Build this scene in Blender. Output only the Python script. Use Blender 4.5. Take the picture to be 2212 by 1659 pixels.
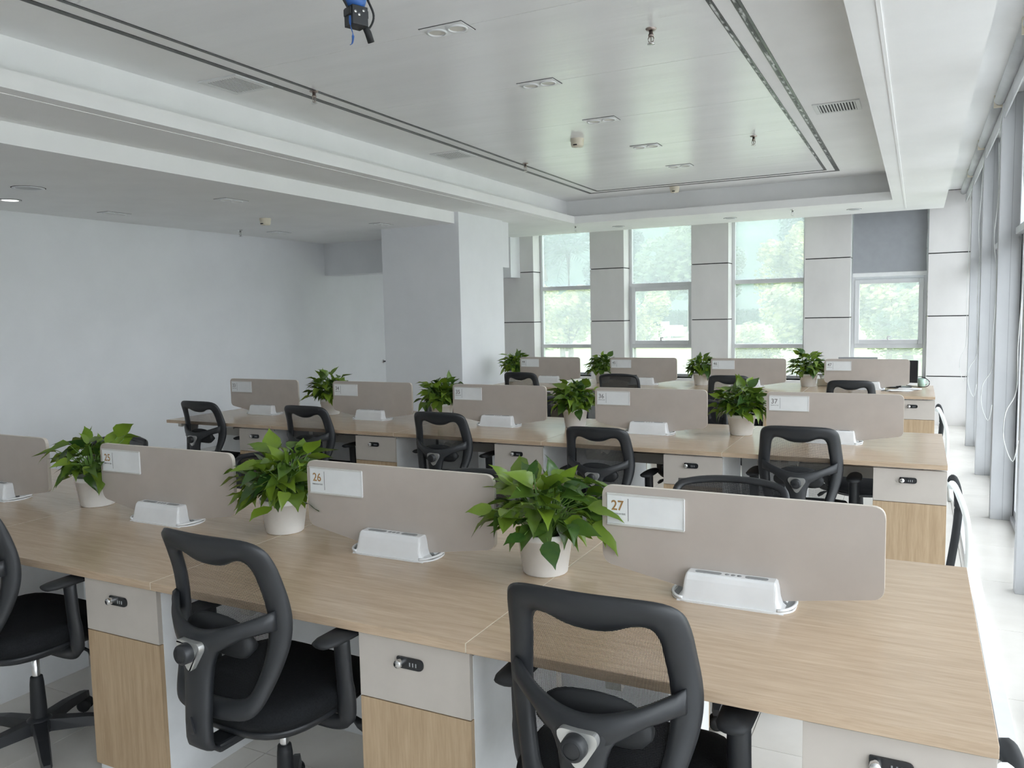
import bpy, bmesh, math, random
from mathutils import Vector, Matrix, Euler

# ------------------------------------------------------------------ scene, camera, light
for o in list(bpy.data.objects):
    bpy.data.objects.remove(o, do_unlink=True)
S = bpy.context.scene
COL = S.collection
R = math.radians
PI = math.pi

CAM_F, CAM_YAW, CAM_PITCH, CAM_ROLL, CAM_H = 1729.48, 0.469795, 0.087067, -0.020542, 1.60642
cd = bpy.data.cameras.new('camera')
cam = bpy.data.objects.new('camera', cd)
COL.objects.link(cam)
cd.sensor_fit = 'HORIZONTAL'
cd.sensor_width = 36.0
cd.lens = CAM_F / 2212.0 * 36.0
cd.clip_start = 0.05
cd.clip_end = 600
_f = Vector((-math.sin(CAM_YAW) * math.cos(CAM_PITCH), math.cos(CAM_YAW) * math.cos(CAM_PITCH), -math.sin(CAM_PITCH)))
_r = Vector((math.cos(CAM_YAW), math.sin(CAM_YAW), 0))
_u = _r.cross(_f)
_c, _s = math.cos(CAM_ROLL), math.sin(CAM_ROLL)
_r2 = _r * _c + _u * _s
_u2 = _u * _c - _r * _s
cam.matrix_world = Matrix(((_r2.x, _u2.x, -_f.x, 0), (_r2.y, _u2.y, -_f.y, 0), (_r2.z, _u2.z, -_f.z, CAM_H), (0, 0, 0, 1)))
S.camera = cam

# overcast daylight
W = bpy.data.worlds.new('overcast_sky')
S.world = W
W.use_nodes = True
bg = W.node_tree.nodes['Background']
bg.inputs[0].default_value = (0.90, 0.95, 1.0, 1)
bg.inputs[1].default_value = 3.0

S.view_settings.view_transform = 'Standard'
S.view_settings.look = 'None'
S.view_settings.gamma = 1.0
S.view_settings.use_curve_mapping = False
S.view_settings.exposure = 0.76
S.cycles.use_denoising = True
S.cycles.max_bounces = 7
S.cycles.diffuse_bounces = 5
S.cycles.glossy_bounces = 3
S.cycles.transparent_max_bounces = 16
S.cycles.transmission_bounces = 4
S.cycles.use_adaptive_sampling = True
S.cycles.adaptive_threshold = 0.12
S.cycles.adaptive_min_samples = 16
S.cycles.sample_clamp_indirect = 6.0
S.cycles.caustics_reflective = False
S.cycles.caustics_refractive = False

def portal(name, loc, rot, sx, sy):
    l = bpy.data.lights.new(name, 'AREA')
    l.shape = 'RECTANGLE'
    l.size = sx
    l.size_y = sy
    l.cycles.is_portal = True
    o = bpy.data.objects.new(name, l)
    o.location = loc
    o.rotation_euler = rot
    COL.objects.link(o)

YB = 12.10                 # face of the rear wall
YF = -3.0                  # wall behind the camera
XL = -8.02                 # left wall
XR = 0.66                  # glazing line on the right
OPEN = [(-5.705, -4.703), (-4.136, -3.073), (-2.52, -1.455), (-0.85, 0.105)]   # rear window openings
portal('window_portal_right', (XR + 0.10, (YF + YB) / 2, 1.55), (0, R(90), 0), 3.1, YB - YF)
for i, (a, b) in enumerate(OPEN):
    portal('window_portal_rear', ((a + b) / 2, YB + 0.42, 1.8), (R(-90), 0, 0), b - a, 2.5)

# ------------------------------------------------------------------ helpers
class MB:
    """collects shapes into one mesh"""
    def __init__(s):
        s.v = []; s.f = []; s.sm = []; s.mi = []
    def add(s, vs, fs, smooth=False, mi=0):
        n = len(s.v)
        s.v += [tuple(p) for p in vs]
        for f in fs:
            s.f.append(tuple(i + n for i in f)); s.sm.append(smooth); s.mi.append(mi)
        return s
    def box(s, x0, x1, y0, y1, z0, z1, b=0.0, mi=0):
        if x0 > x1: x0, x1 = x1, x0
        if y0 > y1: y0, y1 = y1, y0
        if z0 > z1: z0, z1 = z1, z0
        if b <= 0:
            vs = [(x0, y0, z0), (x1, y0, z0), (x1, y1, z0), (x0, y1, z0), (x0, y0, z1), (x1, y0, z1), (x1, y1, z1), (x0, y1, z1)]
            return s.add(vs, [(0, 3, 2, 1), (4, 5, 6, 7), (0, 1, 5, 4), (1, 2, 6, 5), (2, 3, 7, 6), (3, 0, 4, 7)], mi=mi)
        bm = bmesh.new()
        bmesh.ops.create_cube(bm, size=1)
        for v in bm.verts:
            v.co = Vector((x0 if v.co.x < 0 else x1, y0 if v.co.y < 0 else y1, z0 if v.co.z < 0 else z1))
        bmesh.ops.bevel(bm, geom=list(bm.edges), offset=b, segments=2, profile=0.6, affect='EDGES')
        bm.verts.index_update()
        s.add([v.co[:] for v in bm.verts], [[v.index for v in f.verts] for f in bm.faces], mi=mi)
        bm.free()
        return s
    def prism(s, poly, axis, a0, a1, b=0.0, mi=0, smooth=False):
        """poly: 2d points; axis 'x' (y,z), 'y' (x,z), 'z' (x,y) extruded a0..a1"""
        def P(p, a):
            return {'x': (a, p[0], p[1]), 'y': (p[0], a, p[1]), 'z': (p[0], p[1], a)}[axis]
        n = len(poly)
        bm = bmesh.new()
        A = [bm.verts.new(P(p, a0)) for p in poly]
        B = [bm.verts.new(P(p, a1)) for p in poly]
        fa = bm.faces.new(A); fb = bm.faces.new(B[::-1])
        for i in range(n):
            bm.faces.new((A[i], B[i], B[(i + 1) % n], A[(i + 1) % n]))
        if b > 0:
            es = list(fa.edges) + list(fb.edges)
            bmesh.ops.bevel(bm, geom=es, offset=b, segments=2, profile=0.6, affect='EDGES')
        bmesh.ops.recalc_face_normals(bm, faces=bm.faces)
        bm.verts.index_update()
        s.add([v.co[:] for v in bm.verts], [[v.index for v in f.verts] for f in bm.faces], smooth, mi)
        bm.free()
        return s
    def lathe(s, prof, c=(0, 0, 0), axis='z', n=20, mi=0, cap=True, smooth=True):
        """prof: list of (r, h)"""
        vs = []; fs = []
        c = Vector(c)
        for r, h in prof:
            for k in range(n):
                a = 2 * PI * k / n
                x, y = r * math.cos(a), r * math.sin(a)
                p = {'z': (x, y, h), 'y': (x, h, y), 'x': (h, x, y)}[axis]
                vs.append(c + Vector(p))
        flip = axis == 'y'
        for j in range(len(prof) - 1):
            for k in range(n):
                q = (j * n + k, j * n + (k + 1) % n, (j + 1) * n + (k + 1) % n, (j + 1) * n + k)
                fs.append(q[::-1] if flip else q)
        if cap:
            fs.append(tuple(range(n)) if flip else tuple(range(n))[::-1])
            m = (len(prof) - 1) * n
            t = tuple(m + k for k in range(n))
            fs.append(t[::-1] if flip else t)
        return s.add(vs, fs, smooth, mi)
    def tube(s, path, r, n=8, mi=0, sy=1.0, up=(0, 0, 1), cap=True):
        """r: radius or list of radii; sy flattens along the second axis"""
        P = [Vector(p) for p in path]
        m = len(P)
        rr = r if isinstance(r, (list, tuple)) else [r] * m
        vs = []; fs = []
        up = Vector(up)
        for i in range(m):
            t = (P[min(i + 1, m - 1)] - P[max(i - 1, 0)]).normalized()
            a = t.cross(up)
            if a.length < 1e-4: a = t.cross(Vector((0, 1, 0)))
            a.normalize()
            b = a.cross(t).normalized()
            for k in range(n):
                g = 2 * PI * k / n
                vs.append(P[i] + a * (rr[i] * math.cos(g)) + b * (rr[i] * sy * math.sin(g)))
        for i in range(m - 1):
            for k in range(n):
                fs.append((i * n + k, i * n + (k + 1) % n, (i + 1) * n + (k + 1) % n, (i + 1) * n + k))
        if cap:
            fs.append(tuple(range(n))[::-1])
            fs.append(tuple((m - 1) * n + k for k in range(n)))
        return s.add(vs, fs, True, mi)
    def loft(s, rings, smooth=True, cap=True, closed=False, mi=0):
        n = len(rings[0])
        vs = [p for r in rings for p in r]; fs = []
        m = len(rings)
        for i in range(m if closed else m - 1):
            for k in range(n):
                j = (i + 1) % m
                fs.append((i * n + k, i * n + (k + 1) % n, j * n + (k + 1) % n, j * n + k))
        if cap and not closed:
            fs.append(tuple(range(n))[::-1]); fs.append(tuple((m - 1) * n + k for k in range(n)))
        return s.add(vs, fs, smooth, mi)
    def mesh(s, name, mats):
        me = bpy.data.meshes.new(name)
        me.from_pydata(s.v, [], s.f)
        me.polygons.foreach_set('use_smooth', s.sm)
        if not isinstance(mats, (list, tuple)): mats = [mats]
        for m in mats: me.materials.append(M[m] if isinstance(m, str) else m)
        me.polygons.foreach_set('material_index', s.mi)
        bm = bmesh.new(); bm.from_mesh(me)
        bmesh.ops.recalc_face_normals(bm, faces=bm.faces)
        bm.to_mesh(me); bm.free()
        me.update()
        return me
    def build(s, name, mats, parent=None, loc=None):
        o = bpy.data.objects.new(name, s.mesh(name, mats))
        COL.objects.link(o)
        if parent is not None: o.parent = parent
        if loc is not None: o.location = loc
        return o

def inst(name, me, parent=None, loc=(0, 0, 0), rot=None, scale=None):
    o = bpy.data.objects.new(name, me)
    COL.objects.link(o)
    if parent is not None: o.parent = parent
    o.location = loc
    if rot is not None: o.rotation_euler = rot
    if scale is not None: o.scale = scale
    return o
def tag(o, label=None, cat=None, group=None, kind=None):
    if label: o['label'] = label
    if cat: o['category'] = cat
    if group: o['group'] = group
    if kind: o['kind'] = kind
    return o
def thing(name, label, cat, loc=(0, 0, 0), rz=0.0, group=None):
    o = bpy.data.objects.new(name, None)
    COL.objects.link(o)
    o.empty_display_size = 0.1
    o.location = loc
    o.rotation_euler = (0, 0, rz)
    return tag(o, label, cat, group)
def kids(o): return [c for c in bpy.data.objects if c.parent == o]
def tree_of(o):
    """cached list form of a prototype: (object, [children trees])"""
    return (o, [tree_of(c) for c in kids(o)])
def copy_tree(t, parent=None):
    c = t[0].copy()
    COL.objects.link(c)
    c.parent = parent
    for ch in t[1]: copy_tree(ch, c)
    return c
def struct(o, label=None): return tag(o, label, None, None, 'structure')
def smoothpoly(pts, n=4, closed=True):
    """Catmull-Rom resample"""
    out = []; m = len(pts)
    rng = range(m) if closed else range(m - 1)
    g = lambda i: Vector(pts[i % m]) if closed else Vector(pts[max(0, min(m - 1, i))])
    for i in rng:
        p0, p1, p2, p3 = g(i - 1), g(i), g(i + 1), g(i + 2)
        for k in range(n):
            t = k / n
            out.append(0.5 * ((2 * p1) + (p2 - p0) * t + (2 * p0 - 5 * p1 + 4 * p2 - p3) * t * t + (3 * p1 - p0 - 3 * p2 + p3) * t ** 3))
    if not closed: out.append(g(m - 1))
    return out
def rrect(x0, x1, y0, y1, r, n=5):
    out = []
    for cx, cy, a in ((x1 - r, y1 - r, 0), (x0 + r, y1 - r, 90), (x0 + r, y0 + r, 180), (x1 - r, y0 + r, 270)):
        for k in range(n + 1):
            t = R(a + 90 * k / n)
            out.append((cx + r * math.cos(t), cy + r * math.sin(t)))
    return out
def rounded(poly, rad, n=5):
    out = []; m = len(poly)
    for i in range(m):
        p = Vector(poly[i]); a = Vector(poly[i - 1]); b = Vector(poly[(i + 1) % m])
        r = rad[i] if isinstance(rad, (list, tuple)) else rad
        u = (a - p).normalized(); w = (b - p).normalized()
        q0, q1 = p + u * r, p + w * r
        for k in range(n + 1):
            t = k / n
            out.append(tuple(q0 * (1 - t) ** 2 + p * 2 * t * (1 - t) + q1 * t * t))
    return out

# ------------------------------------------------------------------ materials
M = {}
def mat(name, col, rough=0.5, metal=0.0, spec=0.5, coat=0.0):
    m = bpy.data.materials.new(name)
    m.use_nodes = True
    p = m.node_tree.nodes['Principled BSDF']
    p.inputs['Base Color'].default_value = (*col, 1)
    p.inputs['Roughness'].default_value = rough
    p.inputs['Metallic'].default_value = metal
    p.inputs['Specular IOR Level'].default_value = spec
    p.inputs['Coat Weight'].default_value = coat
    M[name] = m
    return m, m.node_tree, p
def node(nt, typ, **kw):
    n = nt.nodes.new(typ)
    for k, v in kw.items(): setattr(n, k, v)
    return n
def noise_col(nt, p, c1, c2, scale, detail=4, vec_scale=(1, 1, 1), rough=0.55, lo=0.35, hi=0.65, coord='Object', jitter=True):
    tc = node(nt, 'ShaderNodeTexCoord')
    mp = node(nt, 'ShaderNodeMapping')
    mp.inputs['Scale'].default_value = vec_scale
    nt.links.new(tc.outputs[coord], mp.inputs['Vector'])
    if jitter:
        oi = node(nt, 'ShaderNodeObjectInfo')
        mu = node(nt, 'ShaderNodeMath', operation='MULTIPLY'); mu.inputs[1].default_value = 37.0
        cb = node(nt, 'ShaderNodeCombineXYZ')
        nt.links.new(oi.outputs['Random'], mu.inputs[0])
        for k in range(3): nt.links.new(mu.outputs[0], cb.inputs[k])
        nt.links.new(cb.outputs[0], mp.inputs['Location'])
    nz = node(nt, 'ShaderNodeTexNoise')
    nz.inputs['Scale'].default_value = scale; nz.inputs['Detail'].default_value = detail; nz.inputs['Roughness'].default_value = rough
    nt.links.new(mp.outputs[0], nz.inputs['Vector'])
    cr = node(nt, 'ShaderNodeValToRGB')
    cr.color_ramp.elements[0].position = lo; cr.color_ramp.elements[0].color = (*c1, 1)
    cr.color_ramp.elements[1].position = hi; cr.color_ramp.elements[1].color = (*c2, 1)
    nt.links.new(nz.outputs['Fac'], cr.inputs['Fac'])
    nt.links.new(cr.outputs['Color'], p.inputs['Base Color'])
    return nz, cr, mp
def bump(nt, p, src, dist, strength=0.3):
    b = node(nt, 'ShaderNodeBump')
    b.inputs['Distance'].default_value = dist; b.inputs['Strength'].default_value = strength
    nt.links.new(src, b.inputs['Height'])
    nt.links.new(b.outputs[0], p.inputs['Normal'])

def paint(name, col, rough=0.6, spec=0.3):
    m, nt, p = mat(name, col, rough, spec=spec)
    c2 = tuple(min(1, c * 1.02) for c in col)
    c1 = tuple(c * 0.98 for c in col)
    nz, cr, mp = noise_col(nt, p, c1, c2, 2.2, 5, jitter=False)
    n2 = node(nt, 'ShaderNodeTexNoise'); n2.inputs['Scale'].default_value = 130
    nt.links.new(mp.outputs[0], n2.inputs['Vector'])
    bump(nt, p, n2.outputs['Fac'], 0.002, 0.12)
paint('wall_paint', (0.79, 0.80, 0.82))
paint('ceiling_paint', (0.88, 0.88, 0.88), 0.7)
m, nt, p = mat('ceiling_gloss', (0.78, 0.785, 0.79), 0.24, spec=0.55)
nz, cr, mp = noise_col(nt, p, (0.83, 0.83, 0.84), (0.87, 0.87, 0.88), 1.6, 6, (0.35, 2.2, 1), jitter=False)
n2 = node(nt, 'ShaderNodeTexNoise'); n2.inputs['Scale'].default_value = 2.4; n2.inputs['Detail'].default_value = 5
nt.links.new(mp.outputs[0], n2.inputs['Vector'])
bump(nt, p, n2.outputs['Fac'], 0.02, 0.25)

def wood(name, dark, light, vec, rough=0.36):
    m, nt, p = mat(name, light, rough, spec=0.5)
    nz, cr, mp = noise_col(nt, p, dark, light, 5.0, 8, vec, 0.62, 0.30, 0.72)
    n2 = node(nt, 'ShaderNodeTexNoise'); n2.inputs['Scale'].default_value = 26; n2.inputs['Detail'].default_value = 5
    nt.links.new(mp.outputs[0], n2.inputs['Vector'])
    mx = node(nt, 'ShaderNodeMixRGB', blend_type='MULTIPLY'); mx.inputs[0].default_value = 0.35
    cr2 = node(nt, 'ShaderNodeValToRGB')
    cr2.color_ramp.elements[0].position = 0.35; cr2.color_ramp.elements[0].color = (0.72, 0.68, 0.62, 1)
    cr2.color_ramp.elements[1].position = 0.6; cr2.color_ramp.elements[1].color = (1, 1, 1, 1)
    nt.links.new(n2.outputs['Fac'], cr2.inputs['Fac'])
    nt.links.new(cr.outputs['Color'], mx.inputs[1]); nt.links.new(cr2.outputs['Color'], mx.inputs[2])
    nt.links.new(mx.outputs[0], p.inputs['Base Color'])
    bump(nt, p, n2.outputs['Fac'], 0.001, 0.12)
wood('oak_top', (0.475, 0.355, 0.25), (0.585, 0.45, 0.325), (0.55, 9.0, 9.0), 0.20)
wood('oak_door', (0.42, 0.30, 0.185), (0.54, 0.405, 0.265), (9.0, 9.0, 0.5), 0.42)
def plastic(name, col, rough, spec=0.5, var=0.03):
    m, nt, p = mat(name, col, rough, spec=spec)
    noise_col(nt, p, tuple(c * (1 - var) for c in col), tuple(min(1, c * (1 + var)) for c in col), 9, 3)
plastic('beige_laminate', (0.475, 0.425, 0.385), 0.42)
plastic('pedestal_laminate', (0.52, 0.475, 0.43), 0.42)
plastic('screen_edge', (0.68, 0.62, 0.55), 0.4)
plastic('white_plastic', (0.80, 0.81, 0.82), 0.33)
plastic('white_board', (0.80, 0.81, 0.82), 0.45)
plastic('plate_white', (0.80, 0.82, 0.83), 0.3)
plastic('plate_frame', (0.62, 0.62, 0.60), 0.3)
plastic('cream_plastic', (0.74, 0.68, 0.55), 0.4)
plastic('black_plastic', (0.018, 0.0195, 0.0225), 0.42, 0.5, 0.1)
plastic('black_rubber', (0.014, 0.015, 0.017), 0.6, 0.4, 0.1)
plastic('black_gloss', (0.012, 0.013, 0.016), 0.18)
plastic('joint_black', (0.02, 0.02, 0.022), 0.6)
plastic('slot_grey', (0.30, 0.31, 0.32), 0.5)
plastic('pot_white', (0.88, 0.88, 0.87), 0.28)
plastic('soil', (0.045, 0.032, 0.022), 0.9)
plastic('mug_green', (0.42, 0.58, 0.50), 0.3)
plastic('pink_plastic', (0.70, 0.46, 0.42), 0.4)
plastic('paper_white', (0.82, 0.82, 0.82), 0.6)
plastic('blind_grey', (0.34, 0.355, 0.38), 0.75)
plastic('gold_print', (0.36, 0.20, 0.075), 0.4)
plastic('dark_print', (0.07, 0.07, 0.08), 0.5)
plastic('grey_print', (0.22, 0.22, 0.22), 0.5)
plastic('blue_plastic', (0.03, 0.11, 0.36), 0.35)
plastic('lamp_off', (0.66, 0.63, 0.57), 0.3)
plastic('cable_white', (0.78, 0.80, 0.78), 0.45)
plastic('vent_white', (0.76, 0.77, 0.77), 0.45)
plastic('vent_dark', (0.06, 0.062, 0.065), 0.8)
plastic('steel_paint', (0.56, 0.54, 0.50), 0.4)
plastic('monitor_back', (0.30, 0.31, 0.33), 0.4)
m, nt, p = mat('chrome', (0.80, 0.80, 0.80), 0.18, 1.0); noise_col(nt, p, (0.74, 0.74, 0.74), (0.84, 0.84, 0.84), 12, 2)
m, nt, p = mat('brass_dull', (0.42, 0.36, 0.33), 0.35, 0.9); noise_col(nt, p, (0.36, 0.30, 0.28), (0.48, 0.42, 0.38), 40, 2)
m, nt, p = mat('aluminium', (0.60, 0.61, 0.63), 0.42, 0.55); noise_col(nt, p, (0.70, 0.71, 0.73), (0.76, 0.77, 0.79), 4, 3, (1, 1, 0.2))
m, nt, p = mat('channel_metal', (0.06, 0.06, 0.065), 0.3, 0.3); noise_col(nt, p, (0.03, 0.03, 0.033), (0.10, 0.10, 0.105), 9, 4, lo=0.4, hi=0.7, jitter=False)
m, nt, p = mat('channel_glint', (0.3, 0.3, 0.3), 0.45, 0.2); noise_col(nt, p, (0.07, 0.07, 0.075), (0.70, 0.71, 0.72), 9, 5, (3, 1, 1), lo=0.46, hi=0.60, jitter=False)  # silver glints painted as light grey patches over a dark base
m, nt, p = mat('knob_plate_metal', (0.66, 0.66, 0.64), 0.28, 0.75); noise_col(nt, p, (0.62, 0.62, 0.60), (0.70, 0.70, 0.68), 12, 2)
m, nt, p = mat('stone_panel', (0.68, 0.665, 0.655), 0.5, spec=0.35)
nz, cr, mp = noise_col(nt, p, (0.655, 0.64, 0.63), (0.71, 0.695, 0.685), 2.5, 7, (1, 1, 0.6))
bump(nt, p, nz.outputs['Fac'], 0.003, 0.15)
m, nt, p = mat('fin_metal', (0.62, 0.63, 0.645), 0.5, spec=0.4); noise_col(nt, p, (0.47, 0.48, 0.495), (0.56, 0.57, 0.585), 2.5, 6, (1, 1, 0.5))
m, nt, p = mat('floor_tile', (0.66, 0.655, 0.64), 0.16, spec=0.5)
noise_col(nt, p, (0.68, 0.65, 0.605), (0.75, 0.72, 0.675), 3, 6)
m, nt, p = mat('grout', (0.30, 0.29, 0.28), 0.8); noise_col(nt, p, (0.26, 0.25, 0.24), (0.34, 0.33, 0.32), 20, 3)
m, nt, p = mat('seat_fabric', (0.008, 0.009, 0.011), 0.9, spec=0.2)
nz, cr, mp = noise_col(nt, p, (0.006, 0.007, 0.008), (0.012, 0.013, 0.015), 220, 3)
bump(nt, p, nz.outputs['Fac'], 0.002, 0.4)

def mesh_fabric(name, pitch, th):
    m, nt, p = mat(name, (0.012, 0.013, 0.015), 0.6, spec=0.3)
    tc = node(nt, 'ShaderNodeTexCoord'); sp = node(nt, 'ShaderNodeSeparateXYZ')
    nt.links.new(tc.outputs['Object'], sp.inputs[0])
    outs = []
    for ax, sg in (('X', 1), ('Z', 1)):
        k = node(nt, 'ShaderNodeMath', operation='MULTIPLY'); k.inputs[1].default_value = 2 * PI / pitch
        nt.links.new(sp.outputs[ax], k.inputs[0])
        s_ = node(nt, 'ShaderNodeMath', operation='SINE'); nt.links.new(k.outputs[0], s_.inputs[0])
        g = node(nt, 'ShaderNodeMath', operation='GREATER_THAN'); g.inputs[1].default_value = th
        nt.links.new(s_.outputs[0], g.inputs[0]); outs.append(g)
    a = node(nt, 'ShaderNodeMath', operation='MULTIPLY')
    nt.links.new(outs[0].outputs[0], a.inputs[0]); nt.links.new(outs[1].outputs[0], a.inputs[1])
    tr = node(nt, 'ShaderNodeBsdfTransparent'); mx = node(nt, 'ShaderNodeMixShader')
    nt.links.new(a.outputs[0], mx.inputs[0]); nt.links.new(p.outputs[0], mx.inputs[1]); nt.links.new(tr.outputs[0], mx.inputs[2])
    nt.links.new(mx.outputs[0], nt.nodes['Material Output'].inputs['Surface'])
mesh_fabric('chair_mesh', 0.0034, -0.78)
mesh_fabric('chair_mesh_dense', 0.0034, 0.5)

def glass(name, veil):
    m = bpy.data.materials.new(name); m.use_nodes = True; nt = m.node_tree
    nt.nodes.remove(nt.nodes['Principled BSDF'])
    out = nt.nodes['Material Output']
    tr = node(nt, 'ShaderNodeBsdfTransparent'); tr.inputs[0].default_value = (0.975, 0.985, 0.985, 1)
    gl = node(nt, 'ShaderNodeBsdfGlossy'); gl.inputs['Roughness'].default_value = 0.03
    lw = node(nt, 'ShaderNodeLayerWeight')
    pw = node(nt, 'ShaderNodeMath', operation='POWER'); pw.inputs[1].default_value = 5.0
    fr = node(nt, 'ShaderNodeMath', operation='MULTIPLY_ADD'); fr.inputs[1].default_value = 0.92; fr.inputs[2].default_value = 0.04
    nt.links.new(lw.outputs['Facing'], pw.inputs[0]); nt.links.new(pw.outputs[0], fr.inputs[0])
    m1 = node(nt, 'ShaderNodeMixShader')
    nt.links.new(fr.outputs[0], m1.inputs[0]); nt.links.new(tr.outputs[0], m1.inputs[1]); nt.links.new(gl.outputs[0], m1.inputs[2])
    last = m1
    if veil > 0:      # wet film, with the haze outside put into the glass as a veil
        tl = node(nt, 'ShaderNodeBsdfTranslucent'); tl.inputs[0].default_value = (0.88, 0.95, 1.0, 1)
        tc = node(nt, 'ShaderNodeTexCoord'); mp = node(nt, 'ShaderNodeMapping'); mp.inputs['Scale'].default_value = (14, 14, 0.7)
        nz = node(nt, 'ShaderNodeTexNoise'); nz.inputs['Scale'].default_value = 3; nz.inputs['Detail'].default_value = 5
        nt.links.new(tc.outputs['Object'], mp.inputs[0]); nt.links.new(mp.outputs[0], nz.inputs['Vector'])
        mr = node(nt, 'ShaderNodeMapRange'); mr.inputs['To Min'].default_value = veil * 0.75; mr.inputs['To Max'].default_value = veil * 1.25
        nt.links.new(nz.outputs['Fac'], mr.inputs['Value'])
        m2 = node(nt, 'ShaderNodeMixShader')
        nt.links.new(mr.outputs[0], m2.inputs[0]); nt.links.new(m1.outputs[0], m2.inputs[1]); nt.links.new(tl.outputs[0], m2.inputs[2])
        last = m2
    nt.links.new(last.outputs[0], out.inputs['Surface'])
    M[name] = m
glass('window_glass', 0.0)
glass('wet_haze_glass', 0.19)

def leaf_mat(name, c1, c2, rough, trans=0.3):
    m, nt, p = mat(name, c1, rough, spec=0.5)
    oi = node(nt, 'ShaderNodeObjectInfo'); tc = node(nt, 'ShaderNodeTexCoord')
    nz = node(nt, 'ShaderNodeTexNoise'); nz.inputs['Scale'].default_value = 30; nz.inputs['Detail'].default_value = 3
    nt.links.new(tc.outputs['Object'], nz.inputs['Vector'])
    ad = node(nt, 'ShaderNodeMath', operation='MULTIPLY_ADD'); ad.inputs[1].default_value = 0.3
    nt.links.new(nz.outputs['Fac'], ad.inputs[0]); nt.links.new(oi.outputs['Random'], ad.inputs[2])
    cr = node(nt, 'ShaderNodeValToRGB')
    cr.color_ramp.elements[0].position = 0.15; cr.color_ramp.elements[0].color = (*c1, 1)
    cr.color_ramp.elements[1].position = 1.15 if False else 1.0; cr.color_ramp.elements[1].color = (*c2, 1)
    nt.links.new(ad.outputs[0], cr.inputs[0]); nt.links.new(cr.outputs[0], p.inputs['Base Color'])
    tl = node(nt, 'ShaderNodeBsdfTranslucent'); nt.links.new(cr.outputs[0], tl.inputs[0])
    mx = node(nt, 'ShaderNodeMixShader'); mx.inputs[0].default_value = trans
    nt.links.new(p.outputs[0], mx.inputs[1]); nt.links.new(tl.outputs[0], mx.inputs[2])
    nt.links.new(mx.outputs[0], nt.nodes['Material Output'].inputs['Surface'])
leaf_mat('pothos_leaf', (0.034, 0.088, 0.020), (0.17, 0.265, 0.026), 0.24, 0.22)
plastic('pothos_stem', (0.16, 0.30, 0.06), 0.5)
def foliage(name, c1, c2, trans=0.35):
    m, nt, p = mat(name, c1, 0.6, spec=0.3)
    noise_col(nt, p, c1, c2, 2.6, 5, lo=0.38, hi=0.62)
    tl = node(nt, 'ShaderNodeBsdfTranslucent'); tl.inputs[0].default_value = (*c2, 1)
    mx = node(nt, 'ShaderNodeMixShader'); mx.inputs[0].default_value = trans
    nt.links.new(p.outputs[0], mx.inputs[1]); nt.links.new(tl.outputs[0], mx.inputs[2])
    nt.links.new(mx.outputs[0], nt.nodes['Material Output'].inputs['Surface'])
foliage('tree_light', (0.07, 0.105, 0.075), (0.40, 0.41, 0.20))  # pale highlights and bluish shadows put into the leaf colours
foliage('tree_mid', (0.05, 0.095, 0.07), (0.18, 0.235, 0.14))
foliage('tree_dark', (0.04, 0.075, 0.075), (0.11, 0.16, 0.14))
foliage('palm_leaf', (0.02, 0.045, 0.045), (0.05, 0.085, 0.075))
foliage('hedge_leaf', (0.035, 0.07, 0.05), (0.075, 0.12, 0.08))
m, nt, p = mat('bark', (0.16, 0.13, 0.10), 0.9); noise_col(nt, p, (0.11, 0.09, 0.07), (0.21, 0.18, 0.14), 6, 5, (3, 3, 0.6))
m, nt, p = mat('lawn_grass', (0.20, 0.28, 0.14), 0.9); noise_col(nt, p, (0.20, 0.26, 0.12), (0.27, 0.33, 0.16), 0.5, 8, jitter=False)
m, nt, p = mat('hill_cover', (0.06, 0.13, 0.08), 0.95); noise_col(nt, p, (0.04, 0.075, 0.06), (0.085, 0.13, 0.10), 0.25, 8, jitter=False)
m, nt, p = mat('bounce_paving', (0.5, 0.5, 0.49), 0.8); noise_col(nt, p, (0.58, 0.58, 0.57), (0.66, 0.66, 0.65), 0.8, 6, jitter=False)  # paleness raised to throw more daylight up to the ceiling
def emit(name, col, st):
    m, nt, p = mat(name, col, 0.4)
    p.inputs['Emission Color'].default_value = (*col, 1); p.inputs['Emission Strength'].default_value = st
emit('lamp_on', (1.0, 0.97, 0.9), 2.2)

# ------------------------------------------------------------------ room shell
ZC, ZS, ZL, ZBOX = 3.20, 2.857, 2.72, 3.11
# floor: slab + glazed tiles
fl = MB().box(XL - 0.3, XR + 0.3, YF - 0.2, YB + 0.3, -0.15, -0.004).build('floor', 'grout'); struct(fl, 'pale glossy porcelain tile floor of the office')
tb = MB().box(0.0015, 0.7985, 0.0015, 0.7985, -0.010, 0.0, 0.001).mesh('tile', 'floor_tile')
y = 2.11 - 0.8 * 7
while y < YB + 0.2:
    x = 0.27 - 0.8 * 11
    while x < XR + 0.2:
        inst('tile', tb, fl, (x, y, 0)); x += 0.8
    y += 0.8

struct(MB().box(XL - 0.2, XL, YF - 0.2, YB + 0.4, 0, 3.4).build('wall_left', 'wall_paint'), 'long plain white wall on the left')
struct(MB().box(XL, XR + 0.3, YF - 0.2, YF, 0, 3.4).build('wall_front', 'wall_paint'), 'white wall behind the viewpoint')
struct(MB().box(XL, XL + 0.012, YF, YB, 0.0, 0.08, 0.002).build('baseboard_left', 'white_board'), 'low white skirting along the left wall')
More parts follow.
